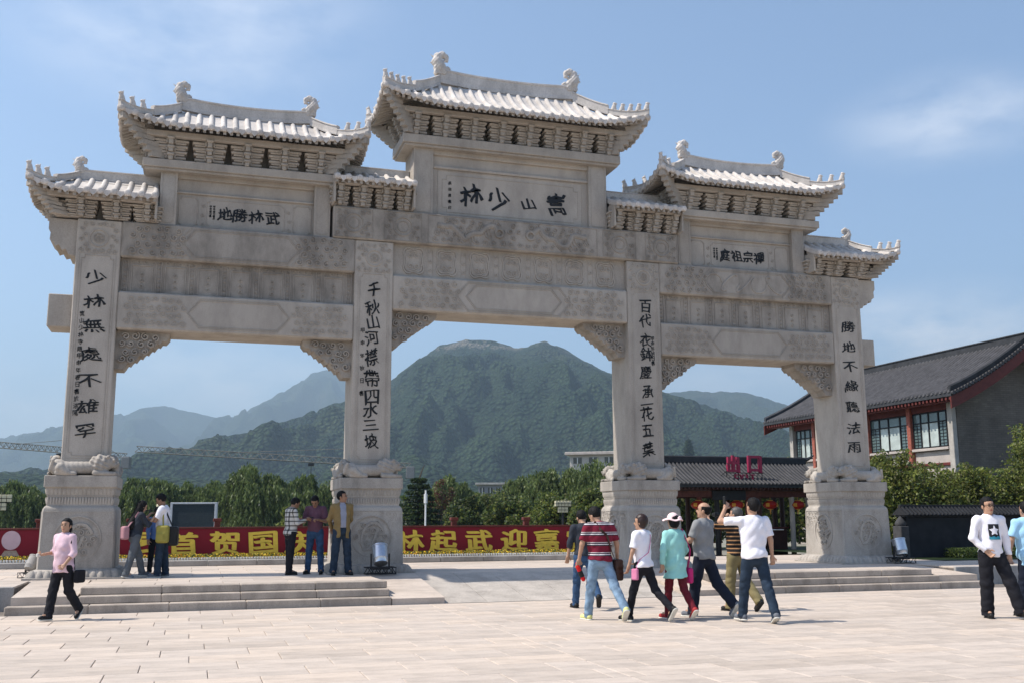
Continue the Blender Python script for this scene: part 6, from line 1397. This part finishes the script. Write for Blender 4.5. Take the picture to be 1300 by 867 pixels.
mb.tube([tuple(Vector(hp(-.009, .103, .012))*k_), tuple(Vector(hp(.009, .103, .012))*k_)], .003, 4)
o = thing('glasses', tuple(p['W']((0, 0, 0))), 'dark rimmed glasses worn by the young man in the star shirt', 'glasses', rot=(0, 0, rad(166))); mb.ob('rims', C['shoe'], o)
# man in light blue at the edge
person('man in a light blue polo shirt seen from behind, cut by the right edge', 5.28, -8.4, G, 1.66, -4, ((6, 4, 3, 0), (-8, 6, 3, 5)), (((-.30, .05, -1), (-.1, .2, -1)), ((.25, .0, -1), (.1, .2, -1))), ('short', 'sky'), 'navy', 'shoe', hair='short', girth=1.15, sh=1.1, hem=.78, flare=.1)
# group beside the first column
p = person('woman with long black hair in a black top and grey trousers holding her face', -7.5, -.33, 0, 1.42, -68, ((20, 6, 2, 0), (-12, 4, 2, 10)), (((-.2, .5, -.9), (.25, .55, .85)), ((.15, .5, -.8), (-.25, .6, .75))), ('mid', 'darkj'), 'gpants', 'shoeg', hair='long', head=(0, -14), female=True, lean=8, hem=.92, pantr=1.8)
soft('small_backpack', lambda P: rbox(P, (.02, -.24, 1.0), (.13, .07, .15), .05), (-.16, -.36, .8), (.2, -.12, 1.2), .013, C['bagpink'], p, 'dusty pink backpack on the woman with long black hair', 'backpack', [(.1, -.2, 1.14)]+wrap_strap(p, [(.12, -.12, 1.3), (.13, 0, 1.5), (.12, .12, 1.35)]), None, .015)
person('boy in a blue jacket standing between the two adults by the first column', -7.15, .35, 0, 1.30, -150, ((2, 2, 2, 0), (-2, 2, 2, 0)), (((-.2, .1, -1), (-.1, .3, -1)), ((.2, .1, -1), (.1, .3, -1))), ('long', 'blue'), 'black', 'shoew', hair='short', head=(0, -10), girth=.9, res=.016)
p = person('tall man in a white short sleeved shirt looking down at his phone', -7.02, -.15, 0, 1.56, 78, ((4, 2, 2, 0), (-4, 2, 2, 0)), (((-.15, .45, -1), (.10, .95, .15)), ((.15, .45, -1), (-.15, .95, .15))), ('short', 'white'), 'djeans', 'shoeg', skin=SK2, hair='short', head=(0, -26), hem=.92, girth=1.0, hold=(1, 1), pantr=1.8)
a = (p['J']['wrL']+p['J']['wrR'])*.5+np.array((0, .12, .03)); soft('phone', lambda P: rbox(P, a, (.03, .06, .012), .006), a-.08, a+.08, .008, C['shoe'], p, 'black phone held by the man in the white shirt', 'phone', bag='casing')
soft('red_cap', lambda P: smax(ell(P, a+np.array((0, .04, .07)), (.075, .08, .06)), -(P[2]-a[2]-.04), .01), a-.08, a+.17, .011, C['red'], p, 'bright red cap resting on the hands of the man in the white shirt', 'cap')
soft('backpack', lambda P: smin(rbox(P, (-.20, -.05, .88), (.09, .13, .18), .05), rbox(P, (-.26, -.02, .82), (.05, .09, .09), .03), .02), (-.34, -.22, .66), (-.08, .12, 1.1), .014, C['bagyel'], p, 'olive yellow backpack hanging at the hip of the man in the white shirt', 'backpack', [(-.2, -.05, 1.05)]+wrap_strap(p, [(-.2, -.04, 1.2), (-.12, -.02, 1.45)]), None, .014)
soft('black_backpack', lambda P: rbox(P, (-.10, -.24, .84), (.10, .10, .2), .05), (-.24, -.38, .6), (.04, -.1, 1.08), .014, C['shoe'], p, 'black backpack slung behind the man in the white shirt', 'backpack', [(-.1, -.22, 1.02)]+wrap_strap(p, [(-.13, -.14, 1.25), (-.13, -.02, 1.5)]), None, .014)
# the three men beside the second column
p = person('man in a black and white plaid shirt typing on his phone', -4.66, -.22, 0, 1.50, -72, ((3, 2, 2, 0), (-3, 2, 2, 0)), (((-.15, .2, -1), (.12, .95, .30)), ((.15, .2, -1), (-.12, .95, .30))), ('long', 'plaid'), 'black', 'shoe', skin=SK2, hair='short', head=(0, -34), hem=.88, hold=(1, 1), pantr=1.3)
a = (p['J']['wrL']+p['J']['wrR'])*.5+np.array((0, .13, .05)); soft('phone', lambda P: rbox(P, a, (.035, .065, .010), .006), a-.08, a+.08, .008, C['sole'], p, 'pale phone in the hands of the man in plaid', 'phone', bag='casing')
p = person('man in a plum polo shirt and blue jeans looking down at his phone', -4.18, -.16, 0, 1.55, 160, ((2, 2, 5, 0), (-2, 2, 5, 0)), (((-.2, .1, -1), (.55, .8, .15)), ((.2, .1, -1), (-.5, .8, .25))), ('short', 'purple'), 'bjeans', 'shoe', skin=SK2, hair='short', head=(0, -38), hem=.92, hold=(1, 1), pantr=1.3)
a = (p['J']['wrL']+p['J']['wrR'])*.5+np.array((0, .12, .04)); soft('phone', lambda P: rbox(P, a, (.035, .05, .010), .006), a-.08, a+.08, .008, C['shoe'], p, 'black phone in the hands of the man in the plum polo', 'phone', bag='casing')
p = person('man in an open tan jacket over a grey shirt leaning by the second column base', -3.74, -.72, 0, 1.60, 188, ((2, 2, 5, 0), (-1, 2, 5, 0)), (((-.12, -.35, -1), (.3, -.5, -.7)), ((.22, -.3, -1), (-.35, -.5, -.7))), ('long', 'tan'), 'djeans', 'shoe', skin=SK2, hair='short', head=(50, 2), hem=.76, inner='gshirt', girth=1.05, pantr=2.0, lean=-3)
# attendant
person('small attendant in a pink shirt standing at the right end of the pavilion', 12.9, 8.2, -.26, 1.52, 60, ((2, 2, 2, 0), (-2, 2, 2, 0)), (((-.15, .3, -1), (.1, .9, .1)), ((.15, .3, -1), (-.1, .9, .1))), ('mid', 'pink'), 'black', 'shoe', hair='short', head=(0, -20), res=.024)
# ------------------------------------------------------------------ small marks on the paving
